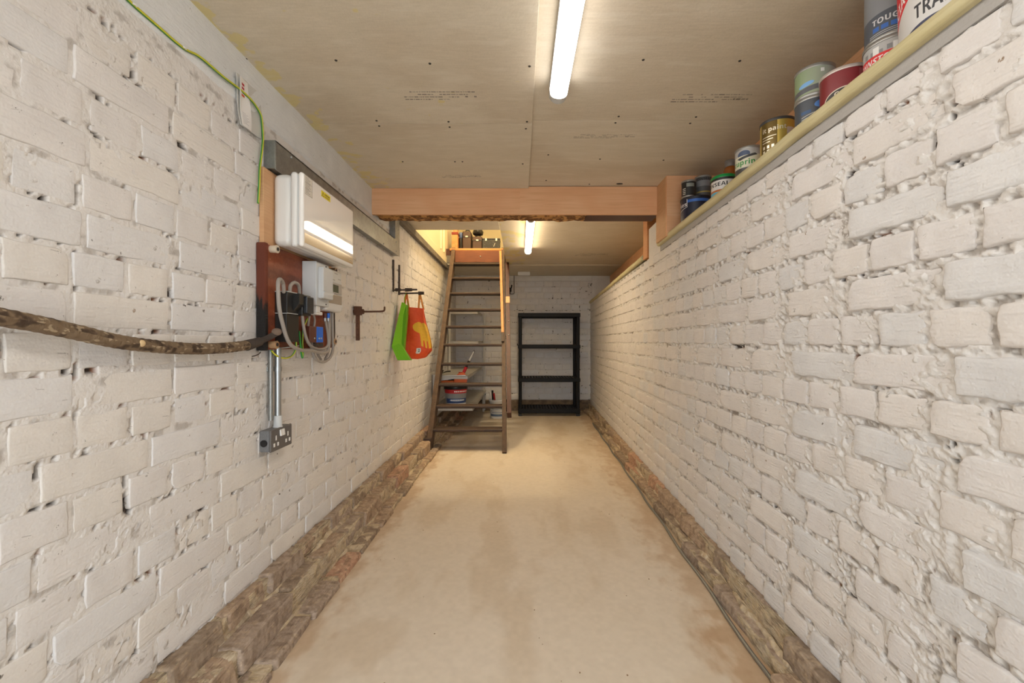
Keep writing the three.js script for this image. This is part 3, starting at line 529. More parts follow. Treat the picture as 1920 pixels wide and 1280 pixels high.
// ---------------------------------------------------------------- black plastic shelving unit
{
  const x0 = -0.018, x1 = 0.738, d0 = 5.39, d1 = 5.765, S = thing('shelving_unit', 'black four-tier plastic shelving unit with slatted shelves, empty', 'shelving', [0.36, 0, -5.58]);
  for (const [x, d] of [[x0, d0], [x1 - 0.042, d0], [x0, d1 - 0.042], [x1 - 0.042, d1 - 0.042]]) {
    const post = part('post', merge([bx(x, x + 0.042, 0.012, 1.235, d, d + 0.042, 0.012), bx(x + 0.012, x + 0.03, 0.02, 1.22, d - 0.003, d + 0.01, 0.003)]), M_charcoal, S);
    part('foot', bx(x - 0.003, x + 0.045, 0, 0.03, d - 0.003, d + 0.045, 0.006), M_blackPl, post);
  }
  for (const [yt, h] of [[1.272, 0.05], [0.880, 0.047], [0.468, 0.047], [0.09, 0.055]]) {
    const e = 0.006, sh = part('shelf', merge([bx(x0 - e, x1 + e, yt - h, yt, d0 - e, d0 + 0.018, 0.007), bx(x0 - e, x1 + e, yt - h, yt, d1 - 0.018, d1 + e, 0.007), bx(x0 - e, x0 + 0.02, yt - h, yt, d0, d1, 0.006), bx(x1 - 0.02, x1 + e, yt - h, yt, d0, d1, 0.006)]), M_charcoal, S);
    const sl = []; for (let i = 0; i < 20; i++) { const x = x0 + 0.028 + i * 0.0368; sl.push(bx(x - 0.0085, x + 0.0085, yt - 0.016, yt - 0.003, d0 + 0.015, d1 - 0.015)); }
    for (let i = 1; i < 6; i++) { const d = mix(d0, d1, i / 6); sl.push(bx(x0 + 0.02, x1 - 0.02, yt - 0.02, yt - 0.006, d - 0.006, d + 0.006)); }
    const o = part('slats', merge(sl), M_charcoal, sh); o.userData.kind = 'stuff';
  }
}
// ---------------------------------------------------------------- pale steel shelves behind the ladder and what stands on them
{
  const M = phys({ color: hex(196, 192, 184), roughness: 0.5, metalness: 0.2 });
  const S = thing('corner_rack', 'pale grey metal corner rack with four shelves behind the ladder', 'shelving', [-0.66, 0, -5.1]);
  for (const [y, da, x1] of [[1.28, 5.24, -0.50], [0.925, 5.2, -0.49], [0.588, 4.22, -0.505], [0.285, 4.2, -0.45]]) {
    const sh = part('shelf', merge([bx(XL + 0.006, x1, y - 0.006, y, da, 5.785, 0.001), bx(XL + 0.006, x1, y - 0.03, y - 0.002, da, da + 0.005), bx(x1 - 0.005, x1, y - 0.03, y - 0.002, da, 5.78)]), M, S);
  }
  for (const [x, d, y1] of [[XL + 0.008, 5.12, 1.5], [XL + 0.008, 4.2, 0.60], [-0.485, 5.76, 1.29], [-0.482, 5.6, 0.29]]) part('upright', merge([bx(x, x + 0.028, 0.02, y1, d, d + 0.003), bx(x, x + 0.003, 0.02, y1, d, d + 0.03)]), M, S);
}
function lathe(pts, seg = 40) {                              // v of the print runs with height
  const g = new THREE.LatheGeometry(pts.map(([x, y]) => new THREE.Vector2(x, y)), seg), p = g.attributes.position, uv = g.attributes.uv, ys = pts.map((q) => q[1]), lo = Math.min(...ys), hi = Math.max(...ys);
  for (let i = 0; i < p.count; i++) uv.setY(i, hi > lo ? (p.getY(i) - lo) / (hi - lo) : 0.5);
  return g;
}
{
  // builder's tub on the low shelf
  const [cv, g] = canvasOf(1024, 320); g.fillStyle = '#8f9194'; g.fillRect(0, 0, 1024, 320); g.fillStyle = '#c3272f'; g.fillRect(0, 0, 1024, 74);
  g.fillStyle = '#f2e9e6'; for (let i = 0; i < 11; i++) g.fillRect(480 + i * 27, 26, 19, 24); g.fillStyle = '#e7e7e6'; g.fillRect(330, 232, 420, 88); g.fillStyle = '#2b4576'; g.fillRect(330, 170, 420, 92); g.fillStyle = '#6f8fbd'; g.beginPath(); g.ellipse(520, 205, 120, 24, 0, 0, 7); g.fill(); g.fillStyle = '#f4f4f4'; for (let i = 0; i < 8; i++) g.fillRect(420 + i * 30, 190, 21, 24);
  const t = thing('paint_tub', 'large grey and blue tub with a red band on the low shelf behind the ladder', 'tub', [-0.64, 0.286, -4.36]); t.rotation.y = 0.2 - Math.PI;
  mesh('body', lathe([[0.0, 0], [0.093, 0], [0.098, 0.004], [0.110, 0.165]]), phys({ map: texOf(cv), roughness: 0.35 }), t);
  mesh('lid', lathe([[0.110, 0.165], [0.1165, 0.166], [0.117, 0.19], [0.112, 0.2], [0.105, 0.2], [0.103, 0.192], [0, 0.192]]), M_blackPl, t);
  const hd = []; for (let i = 0; i <= 12; i++) { const a = i / 12 * Math.PI; hd.push(new THREE.Vector3(0.118 * Math.cos(a), 0.165 - 0.07 * Math.sin(a), 0.118 * Math.sin(a) * 0.98 + 0.004)); } mesh('handle', tube(hd, 0.002, 40, 6), M_steel, t);
  // saw lying across the tub, its orange grip to the right
  const s = thing('hand_saw', 'handsaw with a pale blade and orange grip lying across the tub lid', 'saw', [-0.64, 0.49, -4.24]);
  const bl = new THREE.Shape(); bl.moveTo(-0.16, 0.10); bl.lineTo(0.115, 0.106); bl.lineTo(0.115, 0.085); bl.lineTo(-0.16, 0.045); bl.closePath();
  const blade = new THREE.ExtrudeGeometry(bl, { depth: 0.002, bevelEnabled: false }); mesh('blade', blade, phys({ color: hex(214, 212, 206), roughness: 0.35, metalness: 0.3 }), s);
  const gr = new THREE.Shape(); gr.moveTo(0.03, 0.005); gr.lineTo(0.15, 0.01); gr.lineTo(0.16, 0.085); gr.lineTo(0.125, 0.125); gr.lineTo(0.085, 0.12); gr.lineTo(0.045, 0.09); gr.closePath();
  const ho = new THREE.Path(); ho.absellipse(0.105, 0.062, 0.02, 0.03, 0, 7); gr.holes.push(ho);
  const grip = new THREE.ExtrudeGeometry(gr, { depth: 0.018, bevelEnabled: true, bevelSize: 0.004, bevelThickness: 0.004, bevelSegments: 2 }); grip.translate(-0.035, 0, -0.032); mesh('grip', grip, phys({ color: hex(232, 104, 28), roughness: 0.4 }), s);
  const s2 = thing('tool_case', 'orange plastic tool tray lying under the handsaw on the tub', 'tray', [-0.68, 0.487, -4.34]);
  const tr = new RoundedBoxGeometry(0.2, 0.05, 0.12, 3, 0.012); tr.translate(0, 0.027, 0); mesh('tray', tr, phys({ color: hex(222, 110, 44), roughness: 0.45 }), s2);
  const tb = new RoundedBoxGeometry(0.06, 0.02, 0.1, 2, 0.006); tb.translate(0.0, 0.06, 0); mesh('lid', tb, M_charcoal, s2);
  // sealant gun propped on the shelf
  const q = thing('sealant_gun', 'red and black sealant gun with a white nozzle leaning over the shelf', 'sealant gun', [-0.555, 0.589, -4.40]);
  const A = new THREE.Vector3(-0.01, 0.02, 0.02), d = new THREE.Vector3(0.11, 0.235, -0.03).normalize(), pt = (k) => A.clone().addScaledVector(d, k);
  mesh('barrel', rod(pt(0.03), pt(0.13), 0.013, 14), M_blackPl, q); mesh('cartridge', rod(pt(0), pt(0.06), 0.016, 14), phys({ color: hex(196, 34, 48), roughness: 0.4 }), q); mesh('nozzle', rod(pt(0.13), pt(0.235), 0.009, 12, 0.005), M_whitePl, q);
  mesh('tip', rod(pt(0.235), pt(0.25), 0.006, 10, 0.003), M_iron, q); const tg = bar(pt(0.0).add(new THREE.Vector3(-0.012, 0, 0)), pt(0.0).add(new THREE.Vector3(-0.05, 0.0, 0.0)), 0.012, 0.01, new THREE.Vector3(0, 1, 0)); mesh('trigger', tg, phys({ color: hex(170, 30, 44), roughness: 0.4 }), q);
  lone('metal_hook', 'small black forked metal hook lying on the second shelf from the bottom', 'hook', merge([tube([V(-0.80, 0.594, 4.36), V(-0.74, 0.618, 4.36), V(-0.70, 0.622, 4.38)], 0.006), tube([V(-0.785, 0.602, 4.36), V(-0.765, 0.632, 4.35)], 0.006), tube([V(-0.80, 0.594, 4.36), V(-0.806, 0.598, 4.33)], 0.006)]), M_blackMetal);
  // white bucket of hand tools on the floor
  const [c2, g2] = canvasOf(512, 256); g2.fillStyle = '#d9dad9'; g2.fillRect(0, 0, 512, 256); for (let i = 0; i < 7; i++) { g2.fillStyle = ['#8b97a8', '#a9adb3', '#7788a0'][i % 3]; g2.fillRect(180 + (i % 2) * 14, 50 + i * 24, 150 - (i * 29) % 70, 9); } g2.fillStyle = '#5f7391'; g2.fillRect(170, 196, 180, 30);
  const b = thing('plastic_bucket', 'white plastic bucket on the floor beside the ladder, full of tools', 'bucket', [-0.27, 0, -5.3]); b.rotation.y = Math.PI;
  mesh('body', lathe([[0, 0.003], [0.085, 0.003], [0.088, 0], [0.103, 0.2], [0.108, 0.2], [0.108, 0.222], [0.1, 0.222], [0.098, 0.2], [0.084, 0.01], [0, 0.01]]), phys({ map: texOf(c2), roughness: 0.4, side: THREE.DoubleSide }), b);
  const hb = []; for (let i = 0; i <= 12; i++) { const a = i / 12 * Math.PI; hb.push(new THREE.Vector3(0.11 * Math.cos(a), 0.2 - 0.09 * Math.sin(a), -0.11 * Math.sin(a))); } mesh('handle', tube(hb, 0.002, 40, 6), M_steel, b);
  const tool = (name, label, cat, x, z, dir, L, hm, bm, kind) => {
    const t2 = thing(name, label, cat, [-0.27 + x, 0.012, -5.3 + z], 'hand tools in the white bucket'), D = new THREE.Vector3(...dir).normalize(), O = new THREE.Vector3();
    mesh('handle', rod(O.clone().addScaledVector(D, L * 0.55), O.clone().addScaledVector(D, L), 0.010, 12, 0.012), hm, t2);
    if (kind === 'brush') { mesh('ferrule', bar(O.clone().addScaledVector(D, L * 0.35), O.clone().addScaledVector(D, L * 0.56), 0.05, 0.016), M_steel, t2); mesh('bristles', bar(O.clone().addScaledVector(D, 0.006), O.clone().addScaledVector(D, L * 0.36), 0.05, 0.018), bm, t2); }
    else mesh('shank', rod(O.clone().addScaledVector(D, 0.004), O.clone().addScaledVector(D, L * 0.56), 0.005, 8), bm, t2);
  };
  tool('paint_brush', 'white-handled paint brush leaning to the left in the bucket', 'brush', -0.03, 0.0, [-0.22, 1, 0.05], 0.31, M_whitePl, M_oldwood, 'brush');
  tool('screwdriver', 'black-handled screwdriver standing upright in the bucket', 'screwdriver', -0.05, 0.02, [-0.04, 1, 0.02], 0.32, M_blackPl, M_steel);
  tool('scraper', 'red-handled scraper in the bucket between brush and trowel', 'scraper', -0.01, 0.03, [-0.12, 1, 0.06], 0.29, phys({ color: hex(178, 36, 40), roughness: 0.4 }), M_steel);
  tool('trowel', 'white-handled trowel leaning to the right in the bucket', 'trowel', 0.02, 0.01, [0.14, 1, 0.05], 0.3, M_whitePl, M_iron, 'brush');
  tool('chisel', 'black-handled chisel at the right rim of the bucket', 'chisel', 0.05, 0.0, [0.1, 1, -0.03], 0.28, M_blackPl, M_steel);
  lone('tool_strap', 'black strap hanging over the right rim of the bucket', 'strap', tube([V(-0.175, 0.226, 5.26), V(-0.158, 0.21, 5.24), V(-0.155, 0.14, 5.23), V(-0.165, 0.1, 5.235), V(-0.148, 0.08, 5.24)], 0.007), M_blackPl);
}
// ---------------------------------------------------------------- fittings at the back
{
  const j = thing('junction_box', 'small white rectangular junction box under the ceiling by the back wall', 'junction box', [0.05, YC - 0.046, -5.5]);
  const a = new RoundedBoxGeometry(0.155, 0.04, 0.09, 3, 0.006); a.translate(0, 0.024, 0); mesh('box', a, M_whitePl, j); const l = new RoundedBoxGeometry(0.145, 0.006, 0.082, 2, 0.003); l.translate(0, 0.004, 0); mesh('lid', l, M_whitePl, j);
  const p = thing('thin_pipe', 'thin dark pipe dropping down the back wall right of the ladder', 'pipe', [-0.078, 1.55, -5.77]);
  part('pipe', tube([V(-0.078, 1.785, 5.77), V(-0.078, 1.6, 5.77), V(-0.078, 1.556, 5.77), V(-0.086, 1.548, 5.77), V(-0.15, 1.548, 5.77)], 0.004, 60, 8), M_iron, p);
  part('fitting', merge([bx(-0.165, -0.125, 1.55, 1.60, 5.74, 5.79, 0.008), bx(-0.15, -0.112, 1.575, 1.63, 5.75, 5.785, 0.008), rod(V(-0.115, 1.62, 5.76), V(-0.108, 1.665, 5.76), 0.008)]), M_blackMetal, p);
}
// ---------------------------------------------------------------- things on the upper floor by the hatch
{
  const y = 1.976;
  const a = thing('tool_box', 'orange-brown wooden box with a red lid at the top left of the hatch', 'box', [-0.755, y, -5.12]);
  const g = new RoundedBoxGeometry(0.07, 0.18, 0.12, 2, 0.004); g.translate(0, 0.09, 0); mesh('box', uvBox(g), M_pine, a); const l = new RoundedBoxGeometry(0.075, 0.03, 0.125, 2, 0.006); l.translate(0, 0.196, 0); mesh('lid', l, mat({ color: hex(132, 58, 44) }), a); const s = new RoundedBoxGeometry(0.05, 0.09, 0.08, 2, 0.006); s.translate(0.005, 0.256, 0); mesh('handle_block', uvBox(s), M_pine, a);
  const M_case = mat({ color: hex(72, 50, 38), roughness: 0.6, bumpMap: B_fine, bumpScale: 0.002 });
  const cs = (label, x, d, w, h, k) => { const t = thing('suitcase', label, 'suitcase', [x, y, -d], 'brown cases by the hatch'), b = new RoundedBoxGeometry(w, h, 0.2, 3, 0.014); b.translate(0, h / 2, 0); mesh('shell', uvBox(b), M_case, t); const r = new RoundedBoxGeometry(w + 0.004, 0.012, 0.204, 2, 0.004); r.translate(0, h * 0.72, 0); mesh('band', r, M_blackPl, t); const f = new RoundedBoxGeometry(0.03, 0.02, 0.01, 2, 0.003); f.translate(0, h * 0.72, 0.104); mesh('clasp', f, M_steel, t); mesh('handle', tube([new THREE.Vector3(-w * 0.25, h, 0), new THREE.Vector3(-w * 0.2, h + 0.03, 0), new THREE.Vector3(w * 0.2, h + 0.03, 0), new THREE.Vector3(w * 0.25, h, 0)], 0.007), M_blackPl, t); };
  cs('dark brown case standing second from the left in the hatch', -0.622, 5.2, 0.10, 0.23, 1); cs('dark brown case with a black bag on it, left of the scuffed crate', -0.498, 5.2, 0.115, 0.17, 2);
  const bag = thing('tool_bag', 'black slumped tool bag on top of the dark brown case', 'bag', [-0.5, y + 0.205, -5.2]); const bg = new THREE.SphereGeometry(0.06, 24, 16), p = bg.attributes.position; for (let i = 0; i < p.count; i++) { const k = 1 + 0.35 * (fbm(p.getX(i) * 30 + 5, p.getY(i) * 30 + p.getZ(i) * 20, 61, 3) - 0.5); p.setXYZ(i, p.getX(i) * k * 1.0, Math.max(-0.035, p.getY(i) * k) + 0.035, p.getZ(i) * k * 1.1); } bg.computeVertexNormals(); mesh('body', bg, M_blackPl, bag); mesh('strap', tube([new THREE.Vector3(-0.03, 0.07, 0.04), new THREE.Vector3(0, 0.11, 0.04), new THREE.Vector3(0.035, 0.07, 0.04)], 0.006), M_blackPl, bag);
  const bk = thing('storage_tin', 'small dark blue tin wedged between the wooden box and a case', 'tin', [-0.695, y, -5.15]); mesh('body', lathe([[0, 0], [0.027, 0], [0.027, 0.15], [0.02, 0.16], [0, 0.16]], 24), M_blackPl, bk); mesh('cap', lathe([[0, 0.225], [0.018, 0.225], [0.02, 0.16], [0, 0.16]], 20), phys({ color: hex(88, 104, 140), roughness: 0.4 }), bk);
  const cr = thing('plastic_crate', 'black plastic crate with white scuffs at the top right of the hatch', 'crate', [-0.335, y, -5.16]);
  const [cv, g2] = canvasOf(512, 256, (u, v) => { const k = 26 + 16 * fbm(u * 20, v * 20, 5, 3); return [k, k, k]; }); const r = rng(4); for (let i = 0; i < 46; i++) { g2.fillStyle = `rgba(220,216,206,${0.3 + r() * 0.6})`; g2.beginPath(); g2.ellipse(r() * 512, r() * 256, 1 + r() * 5, 1 + r() * 3, r() * 3, 0, 7); g2.fill(); } g2.strokeStyle = '#e6e2d8'; g2.lineWidth = 9; g2.beginPath(); g2.moveTo(330, 170); g2.lineTo(372, 90); g2.stroke();
  const bo = new THREE.BoxGeometry(0.2, 0.135, 0.16); bo.translate(0, 0.0675, 0); mesh('box', bo, mat({ map: texOf(cv), roughness: 0.5 }), cr); const ri = new RoundedBoxGeometry(0.208, 0.016, 0.168, 2, 0.005); ri.translate(0, 0.135, 0); mesh('rim', ri, M_blackPl, cr); for (const x of [-0.06, 0.06]) { const cl = new RoundedBoxGeometry(0.02, 0.03, 0.008, 2, 0.003); cl.translate(x, 0.125, 0.086); mesh('clip', cl, M_greyPl, cr); }
}
// ---------------------------------------------------------------- left wall: trunking, boards, consumer unit
{
  const T = thing('cable_trunking', 'galvanised steel cable trunking along the wall above the white consumer unit', 'trunking', [-0.83, 1.49, -2.2]);
  part('channel', merge([bx(-0.848, -0.8115, 1.494, 1.498, 1.452, 2.94), bx(-0.848, -0.846, 1.494, 1.586, 1.452, 2.94)]), M_galv, T);
  part('lid', merge([bx(-0.8135, -0.811, 1.490, 1.588, 1.452, 2.94, 0.001), bx(-0.848, -0.811, 1.583, 1.587, 1.452, 2.82)]), M_galv, T);
  part('end_plate', bx(-0.848, -0.812, 1.493, 1.587, 1.448, 1.4525, 0.001), M_galv, T);
  part('riser', merge([bx(-0.8135, -0.811, 1.586, 1.79, 2.85, 2.94), bx(-0.848, -0.811, 1.586, 1.79, 2.845, 2.850), bx(-0.848, -0.811, 1.494, 1.79, 2.936, 2.941)]), M_galv, T);
  for (const [d, y] of [[1.55, 1.572], [1.55, 1.508], [2.86, 1.57], [2.86, 1.51], [2.91, 1.66], [2.6, 1.5]]) { const s = new THREE.SphereGeometry(0.005, 10, 8); s.translate(-0.811, y, -d); part('screw', s, M_steel, T); }
  lone('backing_board', 'pale plywood board on the wall behind the white consumer unit', 'board', bx(-0.848, -0.833, 1.235, 1.489, 1.422, 1.93, 0.0015), M_plyPale);
}
{
  const [cv, g] = canvasOf(1024, 720, (u, v) => { const k = fbm(u * 5, v * 4, 701, 4), f = fbm(u * 50, v * 40, 705, 2) - 0.5; let t = mix3([122, 58, 34], [158, 84, 50], k); t = mix3(t, [92, 44, 28], 0.6 * sst(0.5, 0.7, fbm(u * 3, v * 7, 707, 3))); return t.map((q) => q + f * 20); });
  const r = rng(77); for (let i = 0; i < 60; i++) { g.fillStyle = `rgba(205,160,130,${0.25 + 0.5 * r()})`; g.beginPath(); g.ellipse(r() * 1024, r() * 720, 1 + r() * 4, 1 + r() * 5, 0, 0, 7); g.fill(); }
  const T = texOf(cv, true, false), B = thing('meter_board', 'dark red-brown wooden meter board with scorched left edge under the consumer unit', 'board', [-0.835, 0.893, -1.66]);
  const face = bx(-0.846, -0.8226, 0.893, 1.238, 1.411, 1.916, 0.003), p = face.attributes.position, uv = face.attributes.uv; for (let i = 0; i < p.count; i++) uv.setXY(i, (-p.getZ(i) - 1.411) / 0.505, (p.getY(i) - 0.893) / 0.345);
  part('panel', face, mat({ map: T, roughness: 0.5, bumpMap: B_fine, bumpScale: 0.0006 }), B);
  const [c2, g2] = canvasOf(128, 512, (u, v) => { const k = fbm(u * 5, v * 9, 711, 4); return mix3([116, 56, 36], [28, 24, 22], sst(0.45, 0.6, v + 0.4 * (k - 0.5))); }); for (let i = 0; i < 40; i++) { g2.fillStyle = `rgba(190,200,205,${0.3 * r()})`; g2.fillRect(r() * 128, 230 + r() * 280, 1 + r() * 5, 1 + r() * 9); }
  const edge = bx(-0.849, -0.8185, 0.890, 1.240, 1.405, 1.424, 0.004), q = edge.attributes.position, w = edge.attributes.uv; for (let i = 0; i < q.count; i++) w.setXY(i, (q.getX(i) + 0.849) / 0.03, (q.getY(i) - 0.89) / 0.35);
  part('frame_edge', edge, mat({ map: texOf(c2, true, false), roughness: 0.75, bumpMap: B_fine, bumpScale: 0.002 }), B);
  const knob = (px, py, m) => { const o = LW(px, py, 0.0274), gk = mesh('insulator', rod(o, o.clone().add(new THREE.Vector3(0.024, 0, 0)), 0.0115, 18, 0.013).translate(0.835, -0.893, 1.66), m, B); part('screw', rod(o.clone().add(new THREE.Vector3(0.02, 0, 0)), o.clone().add(new THREE.Vector3(0.0262, 0, 0)), 0.006, 12), M_iron, gk); };
  const cream = phys({ color: hex(222, 208, 186), roughness: 0.3 }), tan = phys({ color: hex(176, 140, 104), roughness: 0.45 });
  knob(507, 467, cream); knob(620, 507, tan); knob(506, 646, tan); knob(619, 640, tan);
  part('grey_wire', tube([LW(487, 658, 0.012), LW(500, 655, 0.02), LW(540, 651, 0.03), LW(560, 648, 0.03)], 0.0022), M_greyPl, B);
}
{
  const U = thing('consumer_unit', 'large glossy white consumer unit with rounded corners and a yellow warning sticker', 'fuse box', [-0.78, 1.238, -1.6875]);
  const D0 = 1.464, D1 = 1.911, y0 = 1.238, y1 = 1.491;
  part('back_box', bx(-0.833, -0.768, y0 + 0.004, y1 - 0.004, D0 + 0.005, D1 - 0.005, 0.022), M_whitePl, U);
  part('rim', bx(-0.770, -0.7475, y0, y1, D0, D1, 0.010), M_whitePl, U);
  part('seal', bx(-0.75, -0.743, y0 + 0.008, y1 - 0.008, D0 + 0.008, D1 - 0.008, 0.003), M_greyPl, U);
  const cover = part('cover', bx(-0.7445, -0.727, y0 + 0.001, y1 - 0.001, D0 + 0.001, D1 - 0.001, 0.012), M_glossPl, U);
  part('window', bx(-0.7275, -0.7262, y0 + 0.016, y0 + 0.050, D0 + 0.012, D1 - 0.012, 0.0006), phys({ color: hex(206, 180, 140), roughness: 0.12 }), cover);
  const [cv, g] = canvasOf(256, 300); g.fillStyle = '#e2dcd0'; g.fillRect(0, 0, 256, 300); g.strokeStyle = '#8c8880'; g.lineWidth = 5; g.strokeRect(4, 4, 248, 292); const r = rng(8); for (let i = 0; i < 11; i++) { g.fillStyle = 'rgba(95,92,88,0.75)'; g.fillRect(22, 26 + i * 24, 100 + r() * 100, 6); if (i % 4 === 3) { g.fillRect(14, 36 + i * 24, 228, 3); } }
  const face = (d0, d1, ya, yb, x, t) => { const q = new THREE.BoxGeometry(0.0008, yb - ya, d1 - d0), p = q.attributes.position, uv = q.attributes.uv; for (let i = 0; i < p.count; i++) uv.setXY(i, 0.5 - p.getZ(i) / (d1 - d0), 0.5 + p.getY(i) / (yb - ya)); return q.translate(x, (ya + yb) / 2, -(d0 + d1) / 2); };
  part('paper_label', face(1.476, 1.53, 1.42, 1.484, -0.7266), mat({ map: texOf(cv, true, false), roughness: 0.6 }), cover);
  const [c2, g2] = canvasOf(256, 96); g2.fillStyle = '#f2e020'; g2.fillRect(0, 0, 256, 96); g2.strokeStyle = '#222'; g2.lineWidth = 7; g2.beginPath(); g2.moveTo(14, 80); g2.lineTo(46, 18); g2.lineTo(78, 80); g2.closePath(); g2.stroke(); g2.fillStyle = '#222'; g2.fillRect(43, 38, 6, 22); g2.fillRect(43, 66, 6, 6); for (let i = 0; i < 6; i++) g2.fillRect(92 + i * 24, 24, 17, 22); g2.fillRect(94, 60, 140, 8); g2.fillRect(94, 76, 110, 5);
  part('warning_sticker', face(1.60, 1.675, 1.452, 1.474, -0.7266), mat({ map: texOf(c2, true, false), roughness: 0.45 }), cover);
  const [c3, g3] = canvasOf(128, 32); g3.fillStyle = '#cdb48c'; g3.fillRect(0, 0, 128, 32); g3.fillStyle = '#5c4c3c'; for (let i = 0; i < 7; i++) g3.fillRect(8 + i * 16, 12 - (i % 3) * 3, 11, 12 + (i % 3) * 3);
  part('maker_mark', face(1.855, 1.892, 1.262, 1.270, -0.7258), mat({ map: texOf(c3, true, false), roughness: 0.4 }), cover);
}
{
  const S = thing('switch_box', 'pale grey upright switch box with raised cover on the meter board', 'switch box', [-0.79, 1.057, -1.704]);
  part('case', bx(-0.8226, -0.768, 1.057, 1.224, 1.649, 1.759, 0.003), M_greyPl, S);
  const cv = part('cover', bx(-0.769, -0.748, 1.085, 1.205, 1.665, 1.752, 0.004), M_greyPl, S);
  part('hood', (() => { const g = new THREE.CylinderGeometry(0.02, 0.02, 0.083, 3); g.rotateX(Math.PI / 2); g.translate(-0.76, 1.102, -1.708); return g; })(), M_greyPl, cv);
  for (const y of [1.066, 1.215]) { const s = new THREE.SphereGeometry(0.003, 8, 6); s.translate(-0.768, y, -1.73); part('screw', s, M_iron, S); }
  part('gland', merge([bx(-0.805, -0.775, 1.030, 1.058, 1.668, 1.70, 0.004), bx(-0.802, -0.778, 1.022, 1.036, 1.672, 1.725, 0.004)]), M_whitePl, S);
}
{
  const Mt = thing('electricity_meter', 'light grey digital electricity meter with small dark display right of the switch box', 'meter', [-0.79, 1.045, -1.85]);
  part('case', bx(-0.8226, -0.785, 1.075, 1.222, 1.765, 1.926, 0.006), M_greyPl, Mt);
  part('terminal_cover', (() => { const g = new THREE.CylinderGeometry(0.030, 0.030, 0.16, 20, 1, false, 0, Math.PI); g.rotateX(Math.PI / 2); g.scale(1.3, 1.0, 1); g.translate(-0.82, 1.075, -1.846); return merge([g, bx(-0.8226, -0.782, 1.045, 1.08, 1.768, 1.924, 0.012)]); })(), M_whitePl, Mt);
  part('clear_block', bx(-0.80, -0.779, 1.078, 1.118, 1.775, 1.915, 0.004), phys({ color: hex(178, 166, 150), roughness: 0.2 }), Mt);
  const w = part('display_window', bx(-0.786, -0.7825, 1.122, 1.168, 1.80, 1.92, 0.002), phys({ color: hex(196, 190, 182), roughness: 0.15 }), Mt);
  part('display', bx(-0.784, -0.7815, 1.128, 1.16, 1.83, 1.885, 0.001), phys({ color: hex(92, 98, 76), roughness: 0.2 }), w);
  const [cv, g] = canvasOf(256, 128); g.fillStyle = '#d4d4d0'; g.fillRect(0, 0, 256, 128); const r = rng(12); g.fillStyle = '#6a6a66'; for (const [x, y, l] of [[14, 20, 26], [120, 16, 60], [14, 60, 40], [190, 76, 50], [14, 86, 30], [60, 100, 70]]) for (let q = 0; q < l; q += 7) g.fillRect(x + q, y + r() * 3, 5, 9);
  const q = bx(-0.7852, -0.7845, 1.172, 1.216, 1.79, 1.92), p = q.attributes.position, uv = q.attributes.uv; for (let i = 0; i < p.count; i++) uv.setXY(i, (-p.getZ(i) - 1.79) / 0.13, (p.getY(i) - 1.172) / 0.044);
  part('print_plate', q, mat({ map: texOf(cv, true, false), roughness: 0.5 }), Mt);
}
